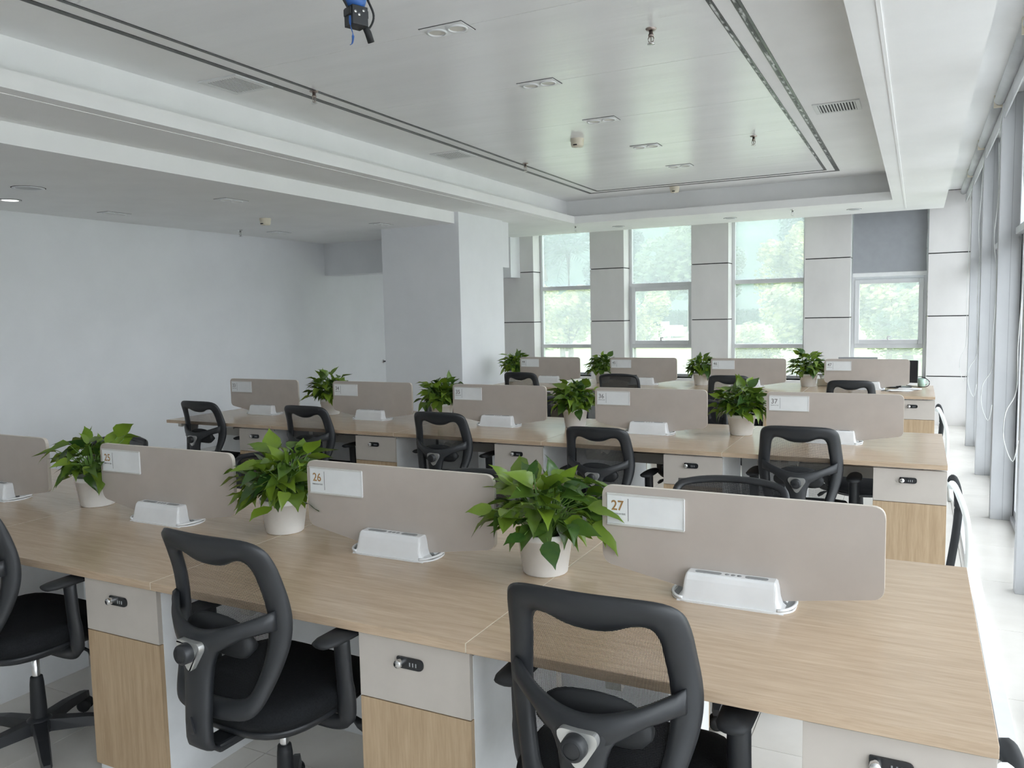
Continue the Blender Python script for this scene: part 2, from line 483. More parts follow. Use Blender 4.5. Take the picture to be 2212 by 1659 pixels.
# rear wall
wb = MB()
wb.box(XL, -6.95, YB, YB + 0.35, 0, 3.4)
edges = [-6.95] + [v for ab in OPEN for v in ab] + [XR + 0.3]
for i in range(0, len(edges), 2):
    wb.box(edges[i] + 0.012, edges[i + 1] - 0.012, YB + 0.012, YB + 0.34, 0, 3.4, mi=1)
for a, b in OPEN:
    wb.box(a - 0.02, b + 0.02, YB + 0.06, YB + 0.34, 0, 0.57)
    wb.box(a - 0.02, b + 0.02, YB + 0.16, YB + 0.34, 3.10, 3.4)
wbo = struct(wb.build('wall_back', ['wall_paint', 'joint_black']), 'rear wall of stone panelled piers between tall windows')
zj = [0.0, 0.66, 1.465, 2.295, 3.108]
for i in range(0, len(edges), 2):
    x0, x1 = edges[i], min(edges[i + 1], 0.62)
    for k in range(4):
        MB().box(x0, x1, YB, YB + 0.30, zj[k] + (0.007 if k else 0), zj[k + 1] - 0.007, 0.002).build('panel', 'stone_panel', wbo)
for a, b in OPEN:
    MB().box(a, b, YB + 0.0, YB + 0.06, 0.0, 0.57).build('panel', 'stone_panel', wbo)
# ceiling: lower left part, soffits with cove ledge, blind box
cl = MB()
cl.box(XL, -5.06, YF, 9.66, ZL, 3.5)                                   # lower ceiling at the left
cl.box(XL, -5.06, 9.66, 11.88, ZS, 3.5)
cl.box(-5.06, -4.543, YF, 11.88, ZS + 0.098, 3.5); cl.box(-5.06, -4.343, YF, 11.88, ZS, ZS + 0.098)
cl.box(-0.10, 0.265, YF, 11.88, ZS + 0.098, 3.5); cl.box(-0.30, 0.265, YF, 11.88, ZS, ZS + 0.098)
cl.box(-4.543, -0.10, 10.80, 11.88, ZS + 0.098, 3.5); cl.box(-4.343, -0.30, 10.60, 11.88, ZS, ZS + 0.098)
cl.box(-4.543, -0.10, YF, -1.8, ZS, 3.5)
cl.box(0.265, XR + 0.3, YF, YB + 0.4, ZBOX, 3.5)
cl.box(XL, 0.265, 11.88, YB + 0.4, ZBOX, 3.5)
clo = struct(cl.build('ceiling', 'ceiling_paint'), 'white stepped plaster ceiling with dropped edges')
# raised tray ceiling: outer ring, band, glossy boards, dark channels
struct(MB().box(-4.6, -0.05, -1.9, 10.9, ZC + 0.02, ZC + 0.3).build('ceiling_backing', 'channel_metal'), 'dark metal channels around the raised tray ceiling')
def ring(name, xo0, xo1, yo0, yo1, xi0, xi1, yi0, yi1, mt, par):
    o = MB()
    o.box(xo0, xi0, yo0, yo1, ZC, ZC + 0.022); o.box(xi1, xo1, yo0, yo1, ZC, ZC + 0.022)
    o.box(xi0, xi1, yo0, yi0, ZC, ZC + 0.022); o.box(xi0, xi1, yi1, yo1, ZC, ZC + 0.022)
    return o.build(name, mt, par)
GW = 0.046
tray = ring('ceiling_tray', -4.56, -0.09, -1.85, 10.82, -3.985, -0.855, -1.2, 10.272, 'ceiling_paint', None)
struct(tray, 'white raised tray ceiling ringed by two dark channels')
ring('channel_band', -3.985 + GW, -0.855 - GW, -1.2 + GW, 10.272 - GW, -3.835, -0.985, -1.05, 10.132, 'ceiling_paint', tray)
for nm_, x0, x1, y0, y1, gw in (('channel', -3.985, -0.855, -1.2, 10.272, 0.046), ('channel', -3.835, -0.985, -1.05, 10.132, 0.030)):
    zz = (ZC - 0.003, ZC + 0.021)
    e_ = 0.0008
    MB().box(x0 + e_, x0 + gw - e_, y0, y1, *zz).build('channel', 'channel_metal', tray)
    MB().box(x1 - gw + e_, x1 - e_, y0, y1, *zz).build('channel', 'channel_metal', tray)
    MB().box(x1 - gw * 0.78, x1 - gw * 0.36, y0 + 0.02, y1 - 0.9, zz[0] - 0.0015, zz[0] + 0.001).build('glint_tape', 'channel_glint', tray)  # thin strip carrying the painted glints, right channels only
    MB().box(x0 + gw, x1 - gw, y1 - gw + e_, y1 - e_, *zz).build('channel', 'channel_metal', tray)
ys = [-1.05 + 0.010, 0.285, 1.513, 2.741, 3.985, 5.213, 6.432, 7.66, 8.89, 10.132 - 0.030]
for k in range(len(ys) - 1):
    MB().box(-3.835 + 0.030, -0.985 - 0.030, ys[k] + 0.0012, ys[k + 1] - 0.0012, ZC, ZC + 0.02, 0.001).build('ceiling_board', 'ceiling_gloss', tray)
tag(MB().box(-0.185, -0.165, YF, 11.6, ZS - 0.006, ZS + 0.002, 0.002).build('trim_1', 'ceiling_paint'), 'thin raised bead along the right ceiling edge', None, None, 'structure')
tag(MB().box(-4.467, -4.452, YF, 10.4, ZS - 0.003, ZS + 0.002, 0.001).build('trim_2', 'ceiling_paint'), 'thin raised bead along the left ceiling edge', None, None, 'structure')
# beam, column
struct(MB().box(XL, -5.06, 9.617, 9.95, 2.245, ZS + 0.1).build('wall_beam', 'wall_paint'), 'white downstand beam behind the column')
struct(MB().box(XL, -5.95, 11.76, YB + 0.02, 2.205, ZBOX).build('wall_beam_rear', 'wall_paint'), 'white downstand beam against the rear wall')
struct(MB().box(-6.15, -5.0, 8.505, 9.66, 0, ZS + 0.05, 0.006).build('wall_column', 'wall_paint'), 'square white column in the middle of the office')

# ------------------------------------------------------------------ windows
def rear_window(n, a, b, sash, lab):
    o = bpy.data.objects.new('window_%d' % n, None); COL.objects.link(o); o.location = ((a + b) / 2, YB + 0.30, 0)
    struct(o, lab)
    w = (b - a) / 2
    fr = MB(); t = 0.045
    fr.box(-w, -w + t, -0.03, 0.04, 0.57, 3.10, 0.003); fr.box(w - t, w, -0.03, 0.04, 0.57, 3.10, 0.003)
    fr.box(-w + t, w - t, -0.03, 0.04, 0.57, 0.62, 0.003); fr.box(-w + t, w - t, -0.03, 0.04, 3.05, 3.10, 0.003)
    fr.build('frame', 'aluminium', o)
    MB().box(-w + t, w - t, -0.035, 0.04, 1.025, 1.085, 0.003).build('transom', 'aluminium', o)
    MB().box(-w + t, w - t, -0.035, 0.04, 1.985, 2.05, 0.003).build('transom', 'aluminium', o)
    MB().box(-w, w, -0.25, 0.03, 0.545, 0.57, 0.004).build('window_sill', 'stone_panel', o)
    s = t
    if sash:
        f = MB(); q = 0.06
        x0, x1, z0, z1 = -w + t, w - t, 1.085, 1.985
        f.box(x0, x0 + q, -0.055, 0.0, z0, z1, 0.004); f.box(x1 - q, x1, -0.055, 0.0, z0, z1, 0.004)
        f.box(x0 + q, x1 - q, -0.055, 0.0, z0, z0 + q, 0.004); f.box(x0 + q, x1 - q, -0.055, 0.0, z1 - q, z1, 0.004)
        so = f.build('sash', 'aluminium', o)
        h = MB(); h.box(-0.055, 0.055, -0.075, -0.055, z0 + 0.045, z0 + 0.06, 0.003); h.box(-0.012, 0.012, -0.10, -0.055, z0 + 0.055, z0 + 0.10, 0.004); h.box(-0.012, 0.04, -0.10, -0.085, z0 + 0.095, z0 + 0.112, 0.003)
        h.build('window_handle', 'aluminium', so)
    for z0, z1 in ((0.60, 1.04), (1.06, 2.0), (2.03, 3.07)):
        MB().box(-w + 0.03, w - 0.03, 0.006, 0.012, z0, z1).build('pane', 'wet_haze_glass', o)
    return o
rear_window(1, *OPEN[0], False, 'tall rear window nearest the white column')
rear_window(2, *OPEN[1], True, 'tall rear window with opening sash and white garden chairs outside')
rear_window(3, *OPEN[2], False, 'tall rear window without a sash, second from the right')
rear_window(4, *OPEN[3], True, 'rightmost rear window with a grey blind half down')

# glazed right wall: fins, transoms, panes
FINY = [5.11 + 1.765 * k for k in range(-4, 4)]
struct(MB().box(XR - 0.02, XR + 0.3, YF, YB + 0.3, -0.1, 0.035).box(XR, XR + 0.3, YF, YB + 0.3, 3.09, 3.4).build('wall_right', 'aluminium'), 'head and sill of the glazed right side')
fin = MB().box(0, 0.145, 0, 0.09, 0, ZBOX, 0.003).mesh('fin', 'fin_metal')
groove = MB().box(0.078, 0.0805, -0.0006, 0.004, 0, ZBOX).mesh('fin_joint', 'slot_grey')
gask = MB().box(0.145, 0.185, 0.012, 0.075, 0.0, ZBOX).mesh('gasket_shade', 'black_rubber')  # black rubber gasket along the window frame
for k, yy in enumerate(FINY):
    w = bpy.data.objects.new('window_%d' % (5 + k), None); COL.objects.link(w); w.location = (0.51, yy, 0)
    struct(w, 'floor to ceiling right window bay behind a slim grey fin')
    inst('fin', fin, w); inst('fin_joint', groove, w); inst('gasket_shade', gask, w)
    L = 1.765
    hi = 12.11 - yy if k == len(FINY) - 1 else L
    f = MB(); f.box(0.15, 0.20, 0.075, 0.12, 0.035, 3.09, 0.002); f.box(0.15, 0.20, hi - 0.05, hi, 0.035, 3.09, 0.002)
    f.box(0.15, 0.20, 0.12, hi - 0.05, 0.035, 0.09, 0.002); f.box(0.15, 0.20, 0.12, hi - 0.05, 3.03, 3.09, 0.002)
    f.build('frame', 'aluminium', w)
    MB().box(0.145, 0.205, 0.12, hi - 0.05, 2.03, 2.10, 0.003).build('transom', 'aluminium', w)
    s = MB(); s.box(0.10, 0.15, 0.13, hi - 0.06, 2.10, 2.15, 0.003); s.box(0.12, 0.15, 0.13, 0.18, 2.15, 3.02, 0.003); s.box(0.12, 0.15, hi - 0.11, hi - 0.06, 2.15, 3.02, 0.003); s.box(0.12, 0.15, 0.18, hi - 0.11, 2.97, 3.02, 0.003)
    s.build('sash', 'aluminium', w)
    for z0, z1 in ((0.07, 2.05), (2.08, 3.05)):
        MB().box(0.172, 0.178, 0.10, hi - 0.03, z0, z1).build('pane', 'window_glass', w)

# roller blinds along the right glazing
def cord(pts, r=0.0035, mt='cable_white', name='cord', par=None):
    return MB().tube(smoothpoly(pts, 5, False), r, 6).build(name, mt, par)
for k, yy in enumerate(FINY):
    y1 = min(yy + 1.72, 12.02)
    if y1 < 4.0: continue
    near = ['roller blind rolled up at the rear corner of the right glazing', 'rolled up roller blind third from the rear corner, right side', 'rolled up roller blind nearest the camera on the right glazing', 'rolled up roller blind second from the rear corner, right side']
    lab = {7: near[0], 6: near[3], 5: near[1], 4: 'rolled up roller blind fourth from the rear corner, right side'}.get(k, near[2])
    t = thing('roller_blind', lab, 'blind', (0.49, yy, 3.062), 0, 'roller blinds on the right glazing')
    MB().lathe([(0.038, 0.04), (0.038, y1 - yy)], (0, 0, 0), 'y', 18).build('roll', 'fin_metal', t)
    MB().box(-0.034, 0.034, 0.02, 0.036, -0.04, ZBOX - 3.062, 0.003).build('bracket', 'cream_plastic', t)
    MB().lathe([(0.026, -0.012), (0.026, 0.02)], (0, 0, 0), 'y', 16).build('end_cap', 'black_rubber', t)
    MB().box(0.024, 0.034, 0.07, y1 - yy - 0.03, -0.14, -0.01, 0.002).build('bottom_bar', 'fin_metal', t)
    if k >= 3:
        g = random.Random(k)
        pts = [(0.03, 0.045, -0.02)] + [(0.005 + g.uniform(-.012, .012), 0.02 + g.uniform(-.01, .01), -0.25 - 0.24 * i) for i in range(8)] + [(-0.05, 0.01, -2.05), (-0.055, 0.01, -2.2), (-0.01, 0.01, -2.32), (0.012, 0.0, -2.2)]
        cord(pts, 0.003, 'cable_white', 'pull_cord', t)
        bx = MB().tube([(0.03, 0.05, -0.02), (0.022, 0.045, -2.0)], 0.0028, 5).build('pull_cord', 'cable_white', t)
# grey blind in the rightmost rear window
a, b = OPEN[3]
t = thing('roller_blind', 'grey fabric roller blind half lowered in the rightmost rear window', 'blind', ((a + b) / 2, YB + 0.17, 2.0))
MB().box(-(b - a) / 2 + 0.02, (b - a) / 2 - 0.015, -0.002, 0.002, 0.075, 1.06).build('fabric', 'blind_grey', t)
MB().lathe([(0.03, -(b - a) / 2 + 0.02), (0.03, (b - a) / 2 - 0.02)], (0, 0.02, 1.06), 'x', 16).build('roll', 'blind_grey', t)
MB().prism(rrect(-0.012, 0.012, 0.02, 0.078, 0.01), 'x', -(b - a) / 2 + 0.02, (b - a) / 2 - 0.015).build('bottom_bar', 'white_plastic', t)
g = random.Random(4)
cord([((b - a) / 2 - 0.01 + g.uniform(-.012, .012), -0.03, 1.0 - i * 0.17) for i in range(12)] + [((b - a) / 2 - 0.045, -0.03, -1.0)], 0.004, 'cable_white', 'pull_cord', t)

# ------------------------------------------------------------------ ceiling fittings
def twin_light(x, y, z, label, along='x', lit=False):
    t = thing('twin_downlight', label, 'ceiling light', (x, y, z), 0 if along == 'x' else PI / 2, 'twin downlights')
    pl = MB(); L_, w_ = 0.135, 0.078
    pl.box(-L_, L_, -w_, w_, -0.006, 0.0, 0.002)
    pl.build('frame', 'white_plastic', t)
    MB().box(-L_ - 0.004, L_ + 0.004, -w_ - 0.004, w_ + 0.004, -0.0022, 0.0).build('gasket_shade', 'vent_dark', t)  # dark margin painted in as the shadow gap around the plate
    for s in (-1, 1):
        o = MB().lathe([(0.059, -0.006), (0.057, -0.013), (0.047, -0.013), (0.045, -0.004)], (s * 0.066, 0, 0), 'z', 24, cap=False).build('lamp_ring', 'white_plastic', t)
        MB().lathe([(0.0, -0.0072), (0.046, -0.0068)], (s * 0.066, 0, 0), 'z', 24, cap=False).build('diffuser', 'lamp_off', o)
    return t
names = ['nearest the hanging black device', 'second from the camera', 'third from the camera, in the middle', 'fourth from the camera', 'farthest from the camera, by the tray end']
for k in range(5):
    twin_light(-2.385, 3.985 + 1.2265 * k, ZC, 'white twin downlight in the glossy ceiling, ' + names[k])
for (x, y_), l in zip([(-7.37, 5.6), (-5.74, 5.6), (-7.39, 8.0), (-5.80, 8.03)],
                      ['near the left wall, closest to the lit lamp', 'beside the ceiling step, left of the smoke detector', 'near the left wall, farther from the camera', 'close to the white column']):
    twin_light(x, y_, ZL, 'twin downlight in the low ceiling ' + l, 'y')
def smoke(x, y, z, label):
    t = thing('smoke_detector', label, 'smoke detector', (x, y, z), 0, 'smoke detectors')
    MB().lathe([(0.063, 0), (0.063, -0.022), (0.059, -0.026), (0.058, -0.055), (0.050, -0.072), (0.0, -0.075)], (0, 0, 0), 'z', 28, cap=False).build('housing', 'cream_plastic', t)
    MB().box(-0.018, 0.018, -0.0585, -0.050, -0.066, -0.056, 0.001).build('sensor_slot', 'black_rubber', t)
    MB().lathe([(0.0, -0.079), (0.006, -0.079), (0.006, -0.073)], (0, 0, 0), 'z', 10, cap=False).build('indicator', 'plate_white', t)
smoke(-2.834, 7.01, ZC, 'cream round smoke detector in the glossy ceiling')
smoke(-2.842, 10.35, ZC, 'small cream smoke detector at the far end of the tray')
smoke(-6.494, 6.82, ZL, 'cream smoke detector in the low left ceiling')
def sprinkler(x, y, z, label, mt='brass_dull', s=1.0):
    t = thing('fire_sprinkler', label, 'sprinkler', (x, y, z), 0, 'ceiling sprinklers')
    t.scale = (s, s, s)
    MB().lathe([(0.03, 0), (0.028, -0.006), (0.012, -0.010)], (0, 0, 0), 'z', 18, cap=False).build('escutcheon', mt, t)
    MB().lathe([(0.011, -0.006), (0.011, -0.03), (0.015, -0.03), (0.015, -0.04), (0.008, -0.042)], (0, 0, 0), 'z', 12).build('body', mt, t)
    fr = MB()
    for q in (-1, 1): fr.tube([(q * 0.008, 0, -0.038), (q * 0.016, 0, -0.052), (q * 0.013, 0, -0.066), (0, 0, -0.076)], 0.003, 6)
    fr.tube([(0, 0, -0.042), (0, 0, -0.074)], 0.003, 6)
    fr.build('yoke', mt, t)
    MB().lathe([(0.0, -0.076), (0.02, -0.077), (0.021, -0.081), (0.0, -0.081)], (0, 0, 0), 'z', 14, cap=False).build('deflector', 'chrome', t)
sprinkler(-1.385, 4.557, ZC, 'sprinkler in the glossy ceiling nearest the camera on the right', s=1.05)
sprinkler(-3.835, 4.563, ZC, 'sprinkler on the left channel near the camera', s=1.05)
sprinkler(-3.763, 7.83, ZC, 'sprinkler on the left channel at the far end', s=1.05)
sprinkler(-1.393, 7.78, ZC, 'sprinkler in the glossy ceiling farther back on the right', s=1.05)
sprinkler(-4.448, 10.89, ZS, 'sprinkler in the rear dropped edge near the column', 'chrome')
sprinkler(-1.457, 10.86, ZS, 'sprinkler in the rear dropped edge between two downlights', 'chrome')
sprinkler(-7.571, 7.51, ZL, 'sprinkler in the low ceiling by the left wall', 'chrome')
def round_light(x, y, z, label, r=0.085, mt='slot_grey', name='round_downlight', cat='ceiling light', group=None):
    t = thing(name, label, cat, (x, y, z), 0, group)
    MB().lathe([(r * 1.06, 0.0), (r * 1.06, -0.002), (r * 0.97, -0.0025)], (0, 0, 0), 'z', 28, cap=False).build('gasket_shade', 'vent_dark', t)  # dark ring painted in as the shaded gap around the rim
    MB().lathe([(r, -0.001), (r, -0.010), (r * 0.86, -0.008), (r * 0.80, -0.003)], (0, 0, 0), 'z', 28, cap=False).build('rim', 'white_plastic', t)
    MB().lathe([(0.0, -0.0035), (r * 0.81, -0.003)], (0, 0, 0), 'z', 28, cap=False).build('diffuser', mt, t)
    return t
round_light(-3.954, 11.345, ZS, 'round downlight in the rear dropped edge nearest the column', group='rear round downlights')
round_light(-2.331, 11.30, ZS, 'round downlight in the rear dropped edge, middle one', group='rear round downlights')
round_light(-0.764, 11.30, ZS, 'round downlight in the rear dropped edge above the grey blind', group='rear round downlights')
round_light(-7.303, 4.5, ZL, 'small lit round downlight in the low left ceiling', 0.085, 'lamp_on')
sp = round_light(-6.544, 4.19, ZL, 'round white ceiling speaker beside the lit downlight', 0.12, 'fin_metal', 'ceiling_speaker', 'speaker')
def vent(x, y, z, label):
    t = thing('ceiling_vent', label, 'vent', (x, y, z), 0, 'ceiling air vents')
    f = MB(); a_, i_ = 0.172, 0.138
    f.box(-a_, -i_, -a_, a_, -0.010, 0, 0.002); f.box(i_, a_, -a_, a_, -0.010, 0, 0.002); f.box(-i_, i_, -a_, -i_, -0.010, 0, 0.002); f.box(-i_, i_, i_, a_, -0.010, 0, 0.002)
    f.build('frame', 'vent_white', t)
    MB().box(-i_, i_, -i_, i_, -0.0055, 0.0).build('backing', 'vent_dark', t)
    sl = MB().box(-0.0052, 0.0052, -i_, i_, -0.0095, -0.0075).mesh('slat', 'vent_white')
    for k in range(13): inst('slat', sl, t, (-i_ + 0.010 + k * 0.0215, 0, 0))
vent(-0.61, 7.02, ZC, 'slatted air vent at the right of the tray ceiling')
vent(-4.165, 4.16, ZC, 'slatted air vent at the left of the tray ceiling near the camera')
vent(-4.165, 7.02, ZC, 'slatted air vent at the left of the tray ceiling, farther back')

# hanging device
dev = thing('hanging_bracket_device', 'black bracket device with blue body and dangling strap hung from ceiling', 'mount', (-1.525, 2.02, 2.50), CAM_YAW + R(40))
MB().box(-0.026, 0.026, -0.026, 0.026, -0.025, 0.03, 0.002).build('bracket', 'black_plastic', dev)
MB().box(-0.031, -0.026, -0.02, 0.02, 0.004, 0.024, 0.001).build('flange', 'black_plastic', dev)
MB().box(0.026, 0.031, -0.02, 0.02, 0.0, 0.022, 0.001).build('flange', 'black_plastic', dev)
for x_, z_ in ((-0.017, 0.010), (0.010, 0.017), (-0.005, 0.003)):
    MB().lathe([(0.0045, -0.0285), (0.004, -0.026)], (x_, 0, z_), 'y', 10).build('screw', 'chrome', dev)
MB().lathe([(0.0, 0.03), (0.026, 0.032), (0.032, 0.05), (0.033, 0.11), (0.028, 0.13), (0.0, 0.131)], (0, 0, 0), 'z', 20, cap=False).build('blue_body', 'blue_plastic', dev)
MB().lathe([(0.012, 0.12), (0.012, 0.70)], (0, 0, 0), 'z', 12).lathe([(0.05, 0.695), (0.05, 0.70)], (0, 0, 0), 'z', 18).build('ceiling_rod', 'black_plastic', dev)
MB().tube([(0.03, 0.005, -0.012), (0.045, 0.01, -0.03), (0.058, 0.015, -0.055)], [0.009, 0.0105, 0.0105], 10).build('connector', 'black_rubber', dev)
MB().tube(smoothpoly([(0.028, 0.02, -0.01), (0.052, 0.03, -0.015), (0.075, 0.035, 0.01), (0.078, 0.03, 0.04), (0.05, 0.02, 0.08), (0.03, 0.0, 0.11)], 5, False), 0.0035, 8).build('cable', 'black_rubber', dev)
MB().tube(smoothpoly([(-0.03, 0.0, 0.10), (-0.045, 0, 0.06), (-0.033, 0, 0.035), (-0.026, 0, 0.025)], 5, False), 0.0035, 8).build('cable', 'black_rubber', dev)
MB().tube(smoothpoly([(-0.027, -0.012, 0.0), (-0.028, -0.014, -0.03), (-0.022, -0.016, -0.055), (-0.026, -0.018, -0.08), (-0.034, -0.02, -0.088)], 5, False), [0.004] * 21, 6, sy=0.25).build('strap', 'blue_plastic', dev)

# wall hook by the column
t = thing('wall_hook', 'small black hook on the left wall beside the column', 'hook', (XL, 11.02, 0.86))
MB().lathe([(0.03, 0.0), (0.03, 0.008)], (0, 0, 0), 'x', 14).build('plate', 'chrome', t)
MB().tube([(0.0, 0, 0), (0.05, 0, 0), (0.075, 0.0, 0.02)], 0.012, 8).build('peg', 'black_plastic', t)

# ------------------------------------------------------------------ workstations
EX, DW = 0.16, 1.2                   # right end of all rows, desk width
ROWS = {1: (1.748, [27, 26, 25, 24]), 2: (4.822, [37, 36, 35, 34, 33]), 3: (8.461, [47, 46, 45, 44])}
TOPZ, TT = 0.75, 0.027

ORD = ['rightmost', 'second from right', 'third from right', 'fourth from right', 'leftmost']
def place(row, k):
    return ORD[k if not (row == 2 and k == 4) else 4] + ', ' + {1: 'front', 2: 'middle', 3: 'rear'}[row] + ' row'
# shared meshes
top_me = MB().box(-DW / 2 + 0.0012, DW / 2 - 0.0012, 0, 1.2, TOPZ - TT, TOPZ, 0.0015).mesh('worktop', 'oak_top')
seam_me = MB().box(DW / 2 - 0.0012, DW / 2 + 0.0010, 0.0004, 1.1996, TOPZ - TT + 0.002, TOPZ - 0.0006).mesh('seam_strip', 'cream_plastic')
rail_me = MB().box(-DW / 2 + 0.02, DW / 2 - 0.02, 0.30, 0.34, TOPZ - TT - 0.04, TOPZ - TT, 0.002).mesh('rail', 'steel_paint')
rail2_me = MB().box(-DW / 2 + 0.02, DW / 2 - 0.02, 0.86, 0.90, TOPZ - TT - 0.04, TOPZ - TT, 0.002).mesh('rail', 'steel_paint')
tray_me = MB().prism([(0.52, 0.55), (0.68, 0.55), (0.69, 0.62), (0.683, 0.62), (0.674, 0.557), (0.526, 0.557), (0.517, 0.62), (0.51, 0.62)], 'x', -DW / 2 + 0.12, DW / 2 - 0.12).box(-0.35, -0.33, 0.5, 0.7, 0.61, TOPZ - TT).box(0.33, 0.35, 0.5, 0.7, 0.61, TOPZ - TT).mesh('cable_tray', 'steel_paint')
def leg_mesh(sgn):
    o = MB()
    y0 = 0.17 if sgn < 0 else 1.03
    y1 = 0.05 if sgn < 0 else 1.15
    o.loft([[Vector((-0.018, y0 - 0.035, 0.70)), Vector((0.018, y0 - 0.035, 0.70)), Vector((0.018, y0 + 0.035, 0.70)), Vector((-0.018, y0 + 0.035, 0.70))],
            [Vector((-0.018, y1 - 0.02, 0.0)), Vector((0.018, y1 - 0.02, 0.0)), Vector((0.018, y1 + 0.02, 0.0)), Vector((-0.018, y1 + 0.02, 0.0))]], smooth=False)
    return o.mesh('leg', 'steel_paint')
legf_me, legb_me = leg_mesh(-1), leg_mesh(1)
brk_me = MB().prism(rounded([(0.02, TOPZ - TT), (0.02, 0.69), (0.06, 0.70), (0.14, 0.665), (0.24, 0.69), (0.96, 0.69), (1.06, 0.665), (1.14, 0.70), (1.18, 0.69), (1.18, TOPZ - TT)], 0.012, 3), 'x', -0.02, 0.02).mesh('crossbar', 'steel_paint')

def make_desk(row, num, ex, y0, last, kk):
    cx = ex - DW / 2
    pos = 'rear' if row == 3 else ('middle' if row == 2 else 'front')
    t = thing('workstation_desk', 'oak topped double desk with screen %d, %s' % (num, place(row, kk)), 'desk', (cx, y0, 0), 0, 'oak workstation desks')
    inst('worktop', top_me, t); (inst('seam_strip', seam_me, t) if kk else None); inst('rail', rail_me, t); inst('rail', rail2_me, t); inst('cable_tray', tray_me, t)
    if last:
        xx = -DW / 2 + 0.14
    else:
        xx = -DW / 2 + 0.40
    inst('crossbar', brk_me, t, (xx, 0, 0)); 
    if last:
        inst('leg', legf_me, t, (xx, 0, 0))
    inst('leg', legb_me, t, (DW / 2 - 0.06, 0, 0))
    return t

# pedestal cabinet: local x 0..0.365 (left..right), front at y=0, going +y
PW = 0.366
def make_pedestal():
    t = thing('drawer_pedestal', 'x', 'cabinet')
    MB().box(0.0, 0.016, 0.018, 0.56, 0.0, 0.70).box(PW - 0.016, PW, 0.018, 0.56, 0.0, 0.70).box(0.016, PW - 0.016, 0.54, 0.56, 0.0, 0.70).box(0.016, PW - 0.016, 0.018, 0.54, 0.68, 0.70).box(0.016, PW - 0.016, 0.018, 0.54, 0.0, 0.03).box(0.016, PW - 0.016, 0.018, 0.54, 0.515, 0.53).box(0.0, PW, 0.03, 0.5, 0.70, TOPZ - TT).build('body', 'white_board', t)
    d = MB().box(0.001, PW - 0.001, 0, 0.018, 0.5275, 0.712, 0.001).build('drawer', 'pedestal_laminate', t)
    lk = MB().prism(rounded([(0.134, 0.636), (0.220, 0.636), (0.220, 0.668), (0.134, 0.668)], [0.004, 0.0155, 0.0155, 0.004], 6), 'y', -0.006, 0.001, 0.0015).build('lock', 'black_gloss', d)
    MB().lathe([(0.0, -0.0245), (0.0105, -0.0245), (0.012, -0.022), (0.012, -0.006)], (0.147, 0, 0.652), 'y', 18, cap=False).build('lock_knob', 'chrome', t)
    for k in range(3):
        MB().box(0.176 + k * 0.010, 0.1795 + k * 0.010, -0.0068, -0.006, 0.645, 0.656).build('code_dial', 'slot_grey', t)
    MB().box(0.001, PW - 0.001, 0, 0.018, 0.03, 0.5245, 0.001).build('cabinet_door', 'oak_door', t)
    MB().box(0.01, PW - 0.01, 0.04, 0.06, 0.0, 0.03).build('plinth', 'white_board', t)
    return t
ped = make_pedestal()
ped_t = tree_of(ped)

